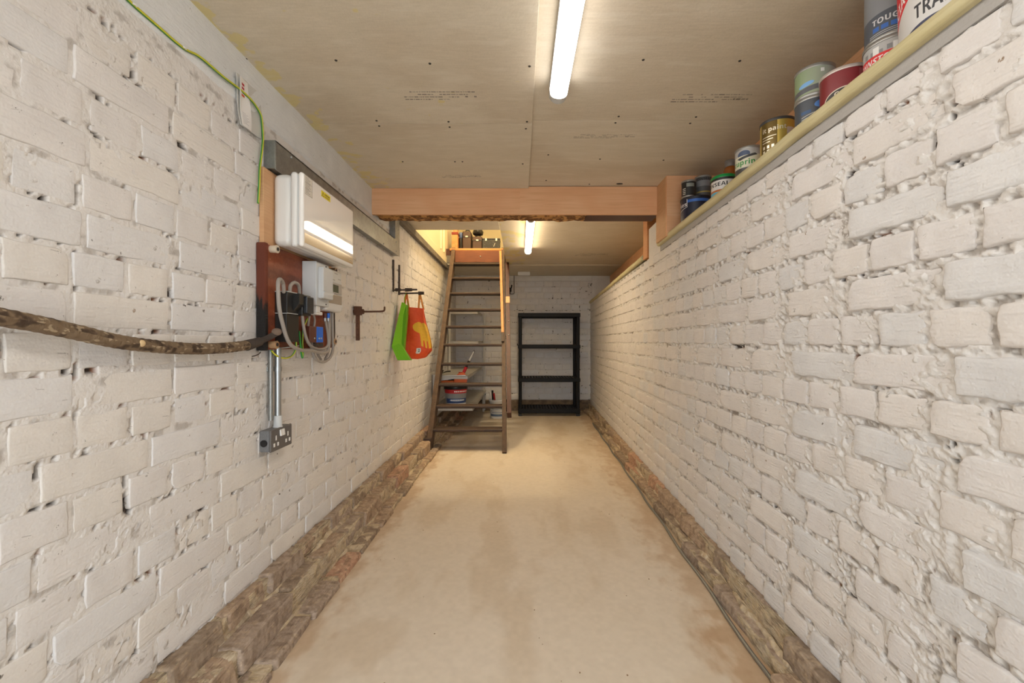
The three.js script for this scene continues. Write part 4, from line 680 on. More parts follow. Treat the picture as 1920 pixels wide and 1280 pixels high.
{
  const C = thing('service_cutout', 'black service cut-out and fuse carriers at the left of the meter board', 'fuse carrier', [-0.79, 0.915, -1.53]);
  part('lower_block', bx(-0.8226, -0.782, 0.918, 1.014, 1.466, 1.548, 0.003), M_bakelite, C);
  part('upper_block', bx(-0.8226, -0.780, 1.016, 1.088, 1.466, 1.530, 0.003), M_bakelite, C);
  const fu = part('fuse_carrier', bx(-0.8226, -0.764, 1.012, 1.086, 1.536, 1.60, 0.003), M_bakelite, C);
  part('carrier_front', bx(-0.765, -0.752, 1.020, 1.080, 1.545, 1.596, 0.003), phys({ color: hex(52, 54, 58), roughness: 0.22 }), fu);
  part('wedge', (() => { const s = new THREE.Shape(); s.moveTo(0, 0); s.lineTo(0.03, 0.035); s.lineTo(0.03, 0.07); s.lineTo(0, 0.07); const g = new THREE.ExtrudeGeometry(s, { depth: 0.03, bevelEnabled: true, bevelSize: 0.001, bevelThickness: 0.001, bevelSegments: 1 }); g.translate(-0.79, 1.014, -1.535); return g; })(), M_bakelite, C);
  for (const [y, a, b] of [[1.0885, 1.468, 1.53], [1.0155, 1.468, 1.546]]) part('seal_line', bx(-0.8226, -0.7795, y - 0.0012, y + 0.0012, a, b), M_greyPl, C);
  const t = thing('terminal_block', 'small brown and blue terminal block low on the meter board', 'terminal block', [-0.80, 0.916, -1.70]);
  for (const [n, a, b, m] of [['brown_half', 1.645, 1.700, M_brownPl], ['blue_half', 1.701, 1.757, M_bluePl]]) { const h = part(n, bx(-0.8226, -0.79, 0.916, 0.978, a, b, 0.003), m, t); for (const dd of n[1] === 'l' ? [0.018, 0.036] : [0.036]) { const s = new THREE.SphereGeometry(0.004, 10, 8); s.translate(-0.79, 0.932, -(a + dd)); part('screw', s, M_steel, h); } }
  part('rail', bx(-0.8226, -0.80, 0.898, 0.913, 1.70, 1.78, 0.002), M_iron, t);
  const c = (label, cat, pts, r, m, offs) => { const g = tube(pts.map(([x, y, o]) => LW(500 + x / 6.4, 500 + y / 6.4, o)), r, pts.length * 10, 10); if (m === M_earth || m === M_greenW) { const uv = g.attributes.uv; } return lone(cat, label, cat === 'earth_wire' ? 'wire' : 'cable', g, m, cat === 'earth_wire' ? 'earth wires on the left wall' : 'cables on the meter board'); };
  c('grey cable that loops high over the black cut-out and sags to the right', 'grey_cable', [[205, 300, 0.062], [196, 200, 0.064], [165, 152, 0.068], [140, 172, 0.075], [140, 330, 0.083], [155, 520, 0.085], [190, 680, 0.082], [232, 830, 0.08], [290, 935, 0.078], [400, 995, 0.075], [560, 1010, 0.07], [660, 1035, 0.065], [730, 1010, 0.06], [748, 930, 0.052], [752, 780, 0.05], [742, 640, 0.05]], 0.0062, M_greyCable);
  c('short grey cable arching over the top of the black fuse carrier', 'grey_cable', [[278, 300, 0.062], [285, 228, 0.065], [330, 190, 0.066], [382, 222, 0.066], [395, 320, 0.062]], 0.006, M_greyCable);
  c('grey cable from the fuse carrier down round and up to the meter', 'grey_cable', [[425, 560, 0.07], [440, 700, 0.068], [470, 840, 0.066], [520, 940, 0.062], [600, 985, 0.058], [690, 980, 0.054], [738, 930, 0.05], [735, 820, 0.048], [705, 640, 0.048]], 0.0056, M_greyCable);
  c('grey cable hanging in the lowest loop beneath the electricity meter', 'grey_cable', [[788, 560, 0.046], [792, 800, 0.044], [795, 990, 0.044], [765, 1080, 0.048], [690, 1138, 0.05], [615, 1125, 0.05], [568, 1070, 0.05], [545, 1000, 0.045], [540, 915, 0.04]], 0.0058, M_greyCable);
  c('grey cable crossing behind the lowest loop under the terminal block', 'grey_cable', [[650, 1110, 0.038], [620, 1060, 0.038], [600, 1000, 0.036], [575, 920, 0.036]], 0.005, M_greyCable);
  c('grey cable rising behind the right side of the loops to the meter', 'grey_cable', [[700, 1110, 0.038], [735, 1040, 0.038], [756, 900, 0.036], [762, 560, 0.04]], 0.005, M_greyCable);
  c('left of two short grey cables between switch box and terminal block', 'grey_cable', [[518, 555, 0.045], [508, 620, 0.044], [495, 730, 0.042]], 0.0042, M_greyCable);
  c('right of two short grey cables between switch box and terminal block', 'grey_cable', [[558, 555, 0.045], [578, 640, 0.044], [565, 730, 0.042]], 0.0042, M_greyCable);
  c('thin brown cable running straight down the right edge of the meter board', 'brown_cable', [[812, 560, 0.034], [815, 750, 0.032], [812, 950, 0.03]], 0.0025, M_iron);
  c('green and yellow earth wire sagging below the bottom of the meter board', 'earth_wire', [[352, 880, 0.045], [350, 985, 0.045], [300, 1070, 0.04], [200, 1095, 0.034], [110, 1060, 0.026], [55, 1005, 0.02]], 0.0032, M_earth);
  c('green earth wire hanging in a narrow loop beside the black cut-out', 'earth_wire', [[392, 780, 0.04], [405, 930, 0.042], [415, 1030, 0.042], [428, 1092, 0.042], [436, 1030, 0.044], [355, 990, 0.046]], 0.0032, M_greenW);
  c('yellow-green earth wire dropping from the switch box past the terminal block', 'earth_wire', [[488, 620, 0.04], [440, 740, 0.04], [430, 900, 0.04], [434, 1040, 0.042], [426, 1075, 0.042]], 0.0028, M_earth);
  const lug = thing('cable_lugs', 'two tinned cable ends, brown and blue, under the electricity meter', 'connector', LW(612, 592, 0.05).toArray());
  for (const [x, m] of [[700, M_brownPl], [738, M_bluePl]]) { part('sleeve', rod(LW(500 + x / 6.4, 587, 0.05), LW(500 + x / 6.4, 596, 0.05), 0.0068, 10), m, lug); part('ferrule', rod(LW(500 + x / 6.4, 596, 0.05), LW(500 + x / 6.4, 602, 0.05), 0.0066, 10), M_steel, lug); }
}
{
  // the old armoured cable that sags along the wall
  const pts = [[-160, 566], [-60, 580], [0, 594], [70, 607], [140, 622], [220, 640], [300, 650], [360, 653.5], [420, 652], [470, 646]].map(([x, y]) => LW(x, y, 0.034));
  const g = new THREE.TubeGeometry(new THREE.CatmullRomCurve3(pts, false, 'centripetal'), 220, 0.0145, 14), p = g.attributes.position, n = g.attributes.normal, uv = g.attributes.uv;
  for (let i = 0; i < p.count; i++) { const u = uv.getX(i) * 1.2, k = 0.0014 * (fbm(u * 60, Math.cos(uv.getY(i) * 6.283) * 2 + 4, 83, 3) - 0.5) + 0.0004 * Math.sin(u * 210); p.setXYZ(i, p.getX(i) + n.getX(i) * k, p.getY(i) + n.getY(i) * k, p.getZ(i) + n.getZ(i) * k); uv.setXY(i, u, uv.getY(i) * 0.09); }
  g.computeVertexNormals();
  const M = mat({ map: tiled(colr(1024, 128, (u, v) => { const k = fbm(u * 22, v * 6, 85, 4); let t = mix3([104, 84, 62], [134, 114, 90], k); t = mix3(t, [58, 42, 30], 0.8 * sst(0.5, 0.72, fbm(u * 30, v * 5, 87, 3))); return mix3(t, [186, 168, 140], 0.7 * sst(0.68, 0.74, fbm(u * 40, v * 9, 89, 3))); }), 0.5), bumpMap: B_fine, bumpScale: 0.003, roughness: 0.85 }); M.map.repeat.set(1, 11);
  const C = thing('armoured_cable', 'thick dirty brown armoured cable sagging along the left wall to the meter board', 'cable', LW(240, 645, 0.03).toArray());
  part('sheath', g, M, C);
  part('gland', merge([tube([LW(463, 647, 0.034), LW(486, 640, 0.036), LW(505, 632, 0.045), LW(517, 625, 0.06)], 0.0095, 24, 12), rod(LW(462, 647.5, 0.034), LW(487, 640, 0.036), 0.0165, 16, 0.0135)]), M_iron, C);
  const cl = new THREE.SphereGeometry(0.0145, 20, 14); cl.scale(1, 0.85, 1.15); cl.translate(...LW(519, 622, 0.062).toArray()); part('cleat', cl, mat({ color: hex(150, 128, 112), bumpMap: B_fine, bumpScale: 0.003 }), C);
  const fl = new THREE.SphereGeometry(0.0075, 10, 8); fl.scale(0.6, 1, 1.1); fl.translate(...LW(266, 643.5, 0.047).toArray()); part('tape_tag', fl, mat({ color: hex(214, 186, 142) }), C);
  lone('rusty_staple', 'small rusty bent staple on the wall beneath the end of the thick cable', 'staple', tube([LW(473, 668, 0.004), LW(480, 666, 0.012), LW(487, 662, 0.012), LW(489, 656, 0.006)], 0.0016), M_iron);
}
{
  const P = thing('conduit', 'galvanised steel conduit dropping from the meter board to the grey socket', 'conduit', LW(522, 798, 0.02).toArray());
  const X = XL + 0.024, d = 1.492; part('tube', rod(V(X, 0.655, d), V(X, 0.9, d), 0.0105, 18), M_steel, P);
  part('coupler', merge([rod(V(X, 0.622, d), V(X, 0.668, d), 0.0135, 18), rod(V(X, 0.628, d), V(X, 0.632, d), 0.0155, 18)]), M_greyPl, P);
  part('saddle', merge([bx(XL + 0.002, XL + 0.006, 0.818, 0.834, d - 0.03, d + 0.03, 0.001), rod(V(X, 0.818, d), V(X, 0.834, d), 0.0122, 18)]), M_steel, P);
  part('second_tube', rod(V(XL + 0.012, 0.655, d - 0.022), V(XL + 0.012, 0.895, d - 0.022), 0.0075, 14), M_galv, P);
  const S = thing('double_socket', 'grey metal-clad double wall socket with white shutters on the left wall', 'socket', [-0.83, 0.558, -1.487]);
  part('back_box', bx(XL + 0.001, -0.816, 0.558, 0.629, 1.4225, 1.552, 0.006), M_socket, S);
  const pl = part('face_plate', bx(-0.817, -0.8095, 0.557, 0.630, 1.4215, 1.553, 0.005), phys({ map: M_socket.map, color: hex(222, 214, 208), metalness: 0.1, roughness: 0.5 }), S);
  part('knockout', rod(V(-0.833, 0.588, 1.4235), V(-0.833, 0.588, 1.4205), 0.0115, 22), M_blackPl, S);
  const W = (d0, d1, a, b) => part('shutter', bx(-0.8105, -0.8083, a, b, d0, d1, 0.001), M_whitePl, pl);
  for (const [c] of [[1.452], [1.525]]) { for (const dd of [-0.011, 0.011]) { const s = W(c + dd - 0.0045, c + dd + 0.0045, 0.572, 0.584); } part('earth_shutter', bx(-0.8105, -0.8083, 0.592, 0.608, c - 0.003, c + 0.003, 0.001), M_whitePl, pl); }
  for (const [c, t] of [[1.479, 0.0], [1.493, 0.0]]) part('switch', (() => { const g = new RoundedBoxGeometry(0.006, 0.022, 0.012, 2, 0.002); g.rotateZ(0.12); g.translate(-0.8075, 0.612, -c); return g; })(), M_whitePl, pl);
}
{
  // iron fittings hammered into the wall
  const o = LW(668, 584, 0.012), I = thing('iron_pintle', 'rusty iron hinge spike with a thin hooked arm on the left wall', 'hook', o.toArray());
  const d = -o.z, Y = o.y;
  part('spike', bar(V(XL + 0.02, Y + 0.012, d), V(XL + 0.02, Y - 0.148, d), 0.018, 0.016, new THREE.Vector3(1, 0, 0), 0.003), M_rust, I);
  part('socket', merge([rod(V(XL + 0.02, Y - 0.018, d), V(XL + 0.02, Y + 0.026, d), 0.021, 14), rod(V(XL + 0.0, Y, d), V(XL + 0.05, Y, d), 0.013, 12)]), M_rust, I);
  part('arm', tube([V(XL + 0.03, Y, d), V(XL + 0.10, Y + 0.0, d), V(XL + 0.150, Y + 0.003, d), V(XL + 0.156, Y + 0.008, d), V(XL + 0.157, Y + 0.022, d)], 0.0048, 40, 8), M_rust, I);
  const B = (px, y0, y1, len, label, sec) => {
    const d2 = LD(px), t = thing('iron_bracket', label, 'bracket', [XL, y0, -d2], 'iron brackets on the left wall');
    part('strap', bar(V(XL + 0.006, y0 - 0.01, d2), V(XL + 0.006, y1, d2), 0.012, 0.012, new THREE.Vector3(1, 0, 0), 0.002), M_iron, t);
    part('arm', merge([bar(V(XL, y0, d2), V(XL + len, y0 + 0.004, d2), 0.011, 0.011, new THREE.Vector3(0, 1, 0), 0.003), ...sec.map(([a, b, r]) => rod(V(XL + a, y0 + 0.002, d2), V(XL + b, y0 + 0.003, d2), r, 10, r * 0.8))]), M_iron, t);
  };
  B(736, 1.262, 1.465, 0.165, 'rusty right-angled iron bracket nearest the meter, nothing hung on it', [[0.02, 0.055, 0.012], [0.085, 0.13, 0.013]]);
  B(747, 1.255, 1.455, 0.175, 'rusty right-angled iron bracket that carries the two shopping bags', [[0.14, 0.178, 0.013]]);
}
// ---------------------------------------------------------------- shopping bags
{
  const d = LD(747), y1 = 1.162, y0 = 0.812;
  const [cv, g] = canvasOf(512, 640, (u, v) => { const k = (fbm(u * 30, v * 34, 901, 3) - 0.5) * 22; return [236 + k * 0.5, 84 + k, 30 + k * 0.5]; });
  g.fillStyle = '#f3b92c'; g.beginPath();                     // the yellow printed animal: body, head, legs
  g.moveTo(245, 250); g.bezierCurveTo(255, 190, 330, 180, 370, 215); g.bezierCurveTo(440, 195, 512, 210, 512, 260); g.lineTo(512, 530); g.lineTo(470, 530); g.lineTo(455, 440); g.lineTo(430, 440); g.lineTo(425, 530); g.lineTo(385, 520); g.lineTo(372, 430); g.lineTo(352, 430); g.lineTo(345, 510); g.lineTo(312, 500); g.lineTo(305, 340); g.bezierCurveTo(270, 330, 240, 300, 245, 250); g.fill();
  g.fillStyle = '#e89224'; for (let i = 0; i < 9; i++) { g.beginPath(); g.ellipse(330 + (i * 53) % 170, 250 + (i * 37) % 150, 12, 4, 0.5, 0, 7); g.fill(); }
  g.fillStyle = '#e9e6dc'; g.beginPath(); g.roundRect(262, 524, 40, 66, 10); g.fill(); g.fillStyle = '#4d5348'; g.fillRect(274, 538, 16, 10); g.fillRect(276, 556, 12, 18);
  const NS = 64, NT = 40, P = [], uv = [], idx = [];
  for (let j = 0; j <= NT; j++) for (let i = 0; i <= NS; i++) {
    const t = j / NT, a = i / NS * Math.PI * 2, xl = mix(-0.816, -0.810, t), xrr = t < 0.12 ? mix(-0.655, -0.618, t / 0.12) : mix(-0.680, -0.655, sst(1, 0.12, t)) * 0 + mix(-0.618, -0.672, sst(0.12, 1, t)), cx = (xl + xrr) / 2, hw = (xrr - xl) / 2;
    const th = mix(0.06, 0.016, sst(0.15, 1, t)) * (t < 0.08 ? mix(0.55, 1, t / 0.08) : 1), c = Math.cos(a), s = Math.sin(a), px = Math.sign(c) * Math.pow(Math.abs(c), 0.55), pz = Math.sign(s) * Math.pow(Math.abs(s), 0.8);
    const fold = 0.007 * Math.sin(c * 7 + t * 2.4) * (1 - 0.4 * t) + 0.010 * (fbm(c * 3 + 4, t * 5, 907, 3) - 0.5), sag = t < 0.1 ? -0.012 * (1 - c * c) * (1 - t / 0.1) : 0;
    P.push(cx + hw * px * (1 + 0.03 * (fbm(t * 5, s * 2 + 3, 909, 2) - 0.5)), mix(y0, y1, t) + sag - (t > 0.9 ? 0.006 * (1 + px) * (t - 0.9) * 10 : 0), -d + pz * th + fold * (s >= 0 ? 1 : -1)); uv.push(0.5 + 0.5 * c, t);
  }
  for (let j = 0; j < NT; j++) for (let i = 0; i < NS; i++) { const a = j * (NS + 1) + i, b = a + NS + 1; idx.push(a, b, b + 1, a, b + 1, a + 1); }
  const o = P.length / 3; P.push(-0.716, y0 - 0.016, -d); uv.push(0.5, 0); for (let i = 0; i < NS; i++) idx.push(o, i, i + 1);
  const bg = new THREE.BufferGeometry(); bg.setAttribute('position', new THREE.Float32BufferAttribute(P, 3)); bg.setAttribute('uv', new THREE.Float32BufferAttribute(uv, 2)); bg.setIndex(idx.flatMap((_, k) => (k % 3 ? [] : [idx[k], idx[k + 2], idx[k + 1]]))); bg.computeVertexNormals();
  const bag = thing('shopping_bag', 'orange shopping bag with a yellow printed animal hanging from an iron bracket', 'bag', [-0.715, y0, -d], 'shopping bags on the iron bracket');
  part('body', bg, phys({ map: texOf(cv), roughness: 0.5, side: THREE.DoubleSide, bumpMap: B_fine, bumpScale: 0.002 }), bag);
  const strap = (xa, xb, xt, z) => { const A = V(xa, y1 - 0.02, d - z), Tt = V(xt, 1.263, d - z * 0.1), B2 = V(xb, y1 - 0.02, d - z); const q = [A, Tt]; return merge([bar(A, Tt, 0.013, 0.0018, new THREE.Vector3(1, 0, 0), 0), bar(Tt, B2, 0.013, 0.0018, new THREE.Vector3(1, 0, 0), 0)]); };
  const M_s = phys({ color: hex(228, 120, 50), roughness: 0.55 });
  part('handle', strap(-0.808, -0.772, -0.793, 0.014), M_s, bag); part('handle', strap(-0.712, -0.676, -0.702, -0.012), phys({ color: hex(232, 150, 60), roughness: 0.55 }), bag);
  const gp = [[-0.809, 1.187], [-0.784, 1.168], [-0.772, 1.10], [-0.765, 0.865], [-0.712, 0.80], [-0.791, 0.801], [-0.838, 0.889]], sh = new THREE.Shape(gp.map(([x, y]) => new THREE.Vector2(x, y)));
  const shear = (q, z0) => { const p = q.attributes.position; for (let i = 0; i < p.count; i++) { const y = p.getY(i); p.setZ(i, p.getZ(i) - (2.83 + (y - 0.8) * 0.46) + z0 + 0.004 * (fbm(p.getX(i) * 30, y * 20, 911, 2) - 0.5)); } q.computeVertexNormals(); return q; };
  const ex = (s2, dep) => new THREE.ExtrudeGeometry(s2, { depth: dep, bevelEnabled: true, bevelSize: 0.003, bevelThickness: 0.003, bevelSegments: 2, steps: 1 });
  const gb = thing('shopping_bag', 'plain lime green shopping bag hanging flat between the wall and the orange bag', 'bag', [-0.78, 0.80, -2.9], 'shopping bags on the iron bracket');
  const mg = (r, gg, b) => phys({ color: hex(r, gg, b), roughness: 0.5, bumpMap: B_fine, bumpScale: 0.002 });
  part('body', shear(ex(sh, 0.04), -0.045), mg(96, 160, 12), gb);
  part('gusset', shear(ex(new THREE.Shape([[-0.810, 1.188], [-0.785, 1.170], [-0.795, 1.1], [-0.782, 0.902], [-0.800, 0.905], [-0.838, 0.889], [-0.826, 1.02]].map(([x, y]) => new THREE.Vector2(x, y))), 0.006), 0.0), mg(132, 200, 32), gb);
  part('base_flap', shear(ex(new THREE.Shape([[-0.837, 0.887], [-0.800, 0.903], [-0.778, 0.899], [-0.712, 0.803], [-0.790, 0.803]].map(([x, y]) => new THREE.Vector2(x, y))), 0.005), 0.003), mg(118, 190, 24), gb);
  part('handle', merge([tube([V(-0.79, 1.16, 3.0), V(-0.80, 1.22, 3.03), V(-0.792, 1.262, LD(747)), V(-0.782, 1.2, 3.05), V(-0.775, 1.13, 3.03)], 0.0025, 40, 6)]), mg(130, 196, 40), gb);
}
// ---------------------------------------------------------------- paper wallet and the earth wire along the wall
{
  const bend = (w, h, t, tip) => { const g = new THREE.BoxGeometry(t, h, w, 1, 14, 14), p = g.attributes.position; for (let i = 0; i < p.count; i++) { const a = p.getZ(i) / w + 0.5, b = p.getY(i) / h + 0.5; p.setX(i, p.getX(i) + 0.004 + tip * Math.pow(a, 2) * (0.5 + 0.6 * (1 - b)) + 0.003 * Math.sin(b * 5 + a * 3)); } g.computeVertexNormals(); return g; };
  const W = thing('document_wallet', 'clear plastic wallet with a folded white leaflet fixed high on the left wall', 'document wallet', [XL, 1.648, -1.365]); W.rotation.x = 0.10;
  mesh('sleeve', bend(0.135, 0.148, 0.0012, 0.010), phys({ color: hex(242, 242, 240), transmission: 0.35, thickness: 0, roughness: 0.25 }), W);
  const [cv, g] = canvasOf(128, 512); g.fillStyle = '#f0eeec'; g.fillRect(0, 0, 128, 512); g.fillStyle = '#c4283c'; for (let i = 0; i < 4; i++) { g.fillRect(30, 50 + i * 38, 46, 24); g.fillStyle = ['#c4283c', '#b02436', '#d05a3a', '#c4283c'][i]; } g.fillStyle = '#a5a3a8'; for (let i = 0; i < 9; i++) g.fillRect(22, 360 + i * 14, 40 + (i * 23) % 40, 4);
  const lf = bend(0.05, 0.142, 0.0012, 0.004), p = lf.attributes.position, uv = lf.attributes.uv; for (let i = 0; i < p.count; i++) uv.setXY(i, 0.5 - p.getZ(i) / 0.05, p.getY(i) / 0.142 + 0.5); lf.translate(0.008, -0.002, 0.034); mesh('leaflet', lf, mat({ map: texOf(cv, true, false), roughness: 0.6 }), W);
  const px = [[130, -130], [185, -55], [240, 0], [292, 46], [345, 91], [372, 105], [420, 145], [455, 172], [477, 195], [489, 216], [491.5, 232], [493, 262], [490, 292], [487, 316], [486, 345], [484, 380]].map(([x, y], i) => LW(x, y, [430, 480].some((q) => Math.abs(x - q) < 32) ? 0.012 : 0.008));
  const E = thing('earth_wire', 'long green and yellow earth wire running down the wall from the ceiling corner', 'wire', px[4].toArray(), 'earth wires on the left wall');
  part('wire', tube(px, 0.0036, 160, 8), M_earth, E);
  for (const [x, y] of [[344, 90], [491.5, 229], [250, 9]]) { const o = LW(x, y, 0.008), c = new THREE.TorusGeometry(0.005, 0.0022, 8, 14); c.rotateX(Math.PI / 2); c.translate(o.x, o.y, o.z); part('clip', c, M_whitePl, E); }
}
// ---------------------------------------------------------------- paint tins along the ledge
{
  const label = (w, h, draw) => { const [c, g] = canvasOf(w, h); draw(g, w, h); return phys({ map: texOf(c), roughness: 0.38 }); };
  const metalRim = phys({ color: hex(172, 172, 170), metalness: 0.7, roughness: 0.35 });
  function tin(text, x, d, r, h, y, body, { lid = metalRim, rim = metalRim, dish = true, turn = 0, name = 'paint_tin', cat = 'paint tin', group = 'paint tins along the ledge' } = {}) {
    const t = thing(name, text, cat, [x, y, -d], group); t.rotation.y = Math.atan2(-x, d) - Math.PI + turn;
    mesh('body', lathe([[0, 0.002], [r * 0.97, 0.002], [r, 0.005], [r, h - 0.008]], 48), body, t);
    mesh('rim', lathe([[r, h - 0.008], [r * 1.035, h - 0.008], [r * 1.035, h], [r * 0.94, h], [r * 0.92, h - 0.006]], 48), rim, t);
    mesh('lid', lathe([[r * 0.93, h - 0.008], [r * 0.9, h - (dish ? 0.004 : -0.006)], [r * 0.8, h - (dish ? 0.007 : -0.008)], [0, h - (dish ? 0.007 : -0.008)]], 40), lid, t);
    mesh('base_rim', lathe([[r * 0.96, 0], [r * 1.02, 0], [r * 1.02, 0.006], [r, 0.008]], 48), rim, t);
    return t;
  }
  const Y = LEDGE;
  const big = thing('paint_bucket', 'big white trade paint bucket with red band at the near end of the ledge', 'paint bucket', [0.875, Y, -0.848]); big.rotation.y = Math.atan2(-0.875, 0.848) - Math.PI;
  mesh('body', lathe([[0, 0.002], [0.102, 0.002], [0.106, 0.006], [0.112, 0.225]], 64), label(2048, 512, (g, w, h) => {
    g.fillStyle = '#dcdad8'; g.fillRect(0, 0, w, h); g.fillStyle = '#e0242e'; g.beginPath(); g.moveTo(480, 0); g.lineTo(860, 0); g.lineTo(745, 300); g.lineTo(480, 430); g.fill();
    g.fillStyle = '#f6f2f0'; g.font = 'bold 74px sans-serif'; g.save(); g.translate(640, 300); g.rotate(-0.38); g.fillText('SPECIAL', -200, 26); g.restore(); g.fillStyle = '#2b2b2f'; g.font = '600 92px sans-serif'; g.fillText('Dulux', 820, 352); g.font = '600 84px sans-serif'; g.fillText('TRADE', 760, 430); g.fillStyle = '#f08a5c'; g.beginPath(); g.ellipse(890, 250, 42, 30, 0, 0, 7); g.fill();
    g.fillStyle = '#2c2f52'; g.beginPath(); g.ellipse(850, 512, 190, 56, 0, Math.PI, 2 * Math.PI); g.fill(); g.fillStyle = '#8aa0c8'; for (let i = 0; i < 5; i++) g.fillRect(740 + i * 54, 476 + (i % 2) * 12, 32, 16);
  }), big);
  mesh('lid', lathe([[0.1115, 0.225], [0.1135, 0.226], [0.1135, 0.25], [0.108, 0.258], [0, 0.256]], 64), M_blackPl, big);
  const hd = []; for (let i = 0; i <= 14; i++) { const a = i / 14 * Math.PI; hd.push(new THREE.Vector3(-0.1 * Math.cos(a), 0.26 + 0.012 * Math.sin(a), 0.02)); } mesh('handle', tube(hd, 0.003, 40, 6), M_blackPl, big);
  const dark = (g, w, h, a) => { g.fillStyle = '#565c66'; g.fillRect(0, 0, w, h); g.fillStyle = '#8f9296'; g.beginPath(); g.moveTo(0, 0); g.lineTo(w, 0); g.lineTo(w, h * 0.5); g.lineTo(0, h * 0.68); g.fill(); g.fillStyle = '#d9dadc'; g.font = `bold ${h * 0.12}px sans-serif`; g.fillText(a, w * 0.38, h * 0.76); g.fillStyle = '#3f6fc0'; g.font = `bold ${h * 0.1}px sans-serif`; for (let i = 0; i < 4; i++) g.fillRect(w * (0.385 + i * 0.055), h * 0.80, w * 0.042, h * 0.07); g.strokeStyle = '#d7d7d4'; g.lineWidth = 4; for (let i = 0; i < 3; i++) { g.beginPath(); g.moveTo(w * 0.36, h * (0.91 + i * 0.03)); g.lineTo(w * 0.62, h * (0.89 + i * 0.03)); g.stroke(); } };
  tin('small tin with a red band across dark stripes, under the tall grey tin', 0.862, 1.014, 0.0525, 0.098, Y, label(1024, 320, (g, w, h) => {
    g.fillStyle = '#bdbdbc'; g.fillRect(0, 0, w, h); g.fillStyle = '#8f9092'; for (let i = 0; i < 8; i++) g.fillRect(330 + i * 52, 40 + (i % 3) * 8, 30, 40); g.fillStyle = '#f0f0ee'; g.fillRect(400, 24, 40, 64); g.fillRect(520, 30, 26, 58); g.fillStyle = '#e02c2c'; g.fillRect(0, 86, w, 84); g.fillStyle = '#f5eeee'; g.font = 'italic bold 60px sans-serif'; g.fillText("JOHNSTONE'S", 236, 150); g.fillStyle = '#3a3d40'; g.fillRect(0, 170, w, 94); g.fillStyle = '#e6e6e4'; g.font = 'bold 30px sans-serif'; for (let i = 0; i < 5; i++) g.fillRect(400 + i * 34, 214, 26, 16); g.fillStyle = '#777b7e'; for (let i = 0; i < 4; i++) g.fillRect(620, 204 + i * 14, 180, 5);
  }));
  tin('tall grey tin with blue lettering stacked on the red-banded tin', 0.862, 1.014, 0.0505, 0.155, Y + 0.0985, label(1024, 512, (g, w, h) => dark(g, w, h, 'TOUGH')));
  tin('dark red paint tin with an oval emblem beside the red-banded tin', 0.838, 1.127, 0.0545, 0.097, Y, label(1024, 320, (g, w, h) => { g.fillStyle = '#83262c'; g.fillRect(0, 0, w, h); g.fillStyle = 'rgba(205,150,150,0.35)'; g.fillRect(600, 14, 74, 110); g.fillStyle = '#2e2624'; g.beginPath(); g.ellipse(520, 250, 150, 92, 0, 0, 7); g.fill(); g.lineWidth = 9; g.strokeStyle = '#e6d9c4'; g.stroke(); g.fillStyle = '#e6d9c4'; g.font = 'bold 56px sans-serif'; g.fillText('COW', 440, 226); }), { rim: phys({ color: hex(210, 198, 190), roughness: 0.35, metalness: 0.4 }) });
  tin('dark slate tin with a blue badge under the green-grey tin', 0.832, 1.235, 0.048, 0.088, Y, label(1024, 320, (g, w, h) => { g.fillStyle = '#4b5058'; g.fillRect(0, 0, w, h); g.fillStyle = '#5c8fd6'; g.beginPath(); g.ellipse(600, 70, 90, 48, -0.1, 0, 7); g.fill(); g.fillStyle = '#9cc0ea'; g.fillRect(560, 54, 60, 34); g.strokeStyle = '#d7d5cc'; g.lineWidth = 6; for (let i = 0; i < 2; i++) { g.beginPath(); g.moveTo(400, 190 + i * 26); g.lineTo(520, 160 + i * 26); g.stroke(); } g.fillStyle = '#33547e'; g.fillRect(395, 120, 90, 36); g.fillStyle = '#c9c9c6'; for (let i = 0; i < 8; i++) g.fillRect(420 + i * 30, 250 - i * 4, 20, 12); }));
  tin('green and silver tin stacked on the dark slate tin with blue badge', 0.832, 1.235, 0.048, 0.084, Y + 0.0885, label(1024, 320, (g, w, h) => { const q = g.createLinearGradient(360, 0, 720, 0); q.addColorStop(0, '#8fa37c'); q.addColorStop(1, '#b0aca6'); g.fillStyle = q; g.fillRect(0, 0, w, h); g.fillStyle = '#5e5f64'; g.beginPath(); g.moveTo(0, 320); g.lineTo(0, 260); g.lineTo(w, 150); g.lineTo(w, 210); g.lineTo(0, 320); g.fill(); g.fillStyle = '#7fb2e6'; g.beginPath(); g.ellipse(440, 178, 70, 26, -0.2, 0, 7); g.fill(); g.fillStyle = '#ecebe6'; g.fillRect(560, 30, 30, 40); }));
  tin('gold metal paint tin with a dark lid and a small white sticker', 0.838, 1.423, 0.050, 0.122, Y, phys({ map: label(1024, 400, (g, w, h) => { g.fillStyle = '#d9bd62'; g.fillRect(0, 0, w, h); g.fillStyle = '#6e5a2c'; g.fillRect(330, 0, 180, h); g.fillStyle = '#f3ecd8'; g.font = 'bold 70px sans-serif'; g.fillText('it paint', 352, 110); for (let i = 0; i < 3; i++) { g.fillRect(352, 160 + i * 30, 150 - i * 30, 9); } for (let i = 0; i < 3; i++) for (let j = 0; j < 2; j++) g.fillRect(360 + i * 48, 262 + j * 50, 26, 34); g.fillStyle = '#b4502e'; g.fillRect(350, 360, 150, 40); g.fillStyle = '#e2dfdc'; g.beginPath(); g.roundRect(600, 90, 120, 90, 10); g.fill(); }).map, metalness: 0.55, roughness: 0.3 }), { lid: M_blackPl, rim: phys({ color: hex(70, 70, 72), roughness: 0.4 }) });
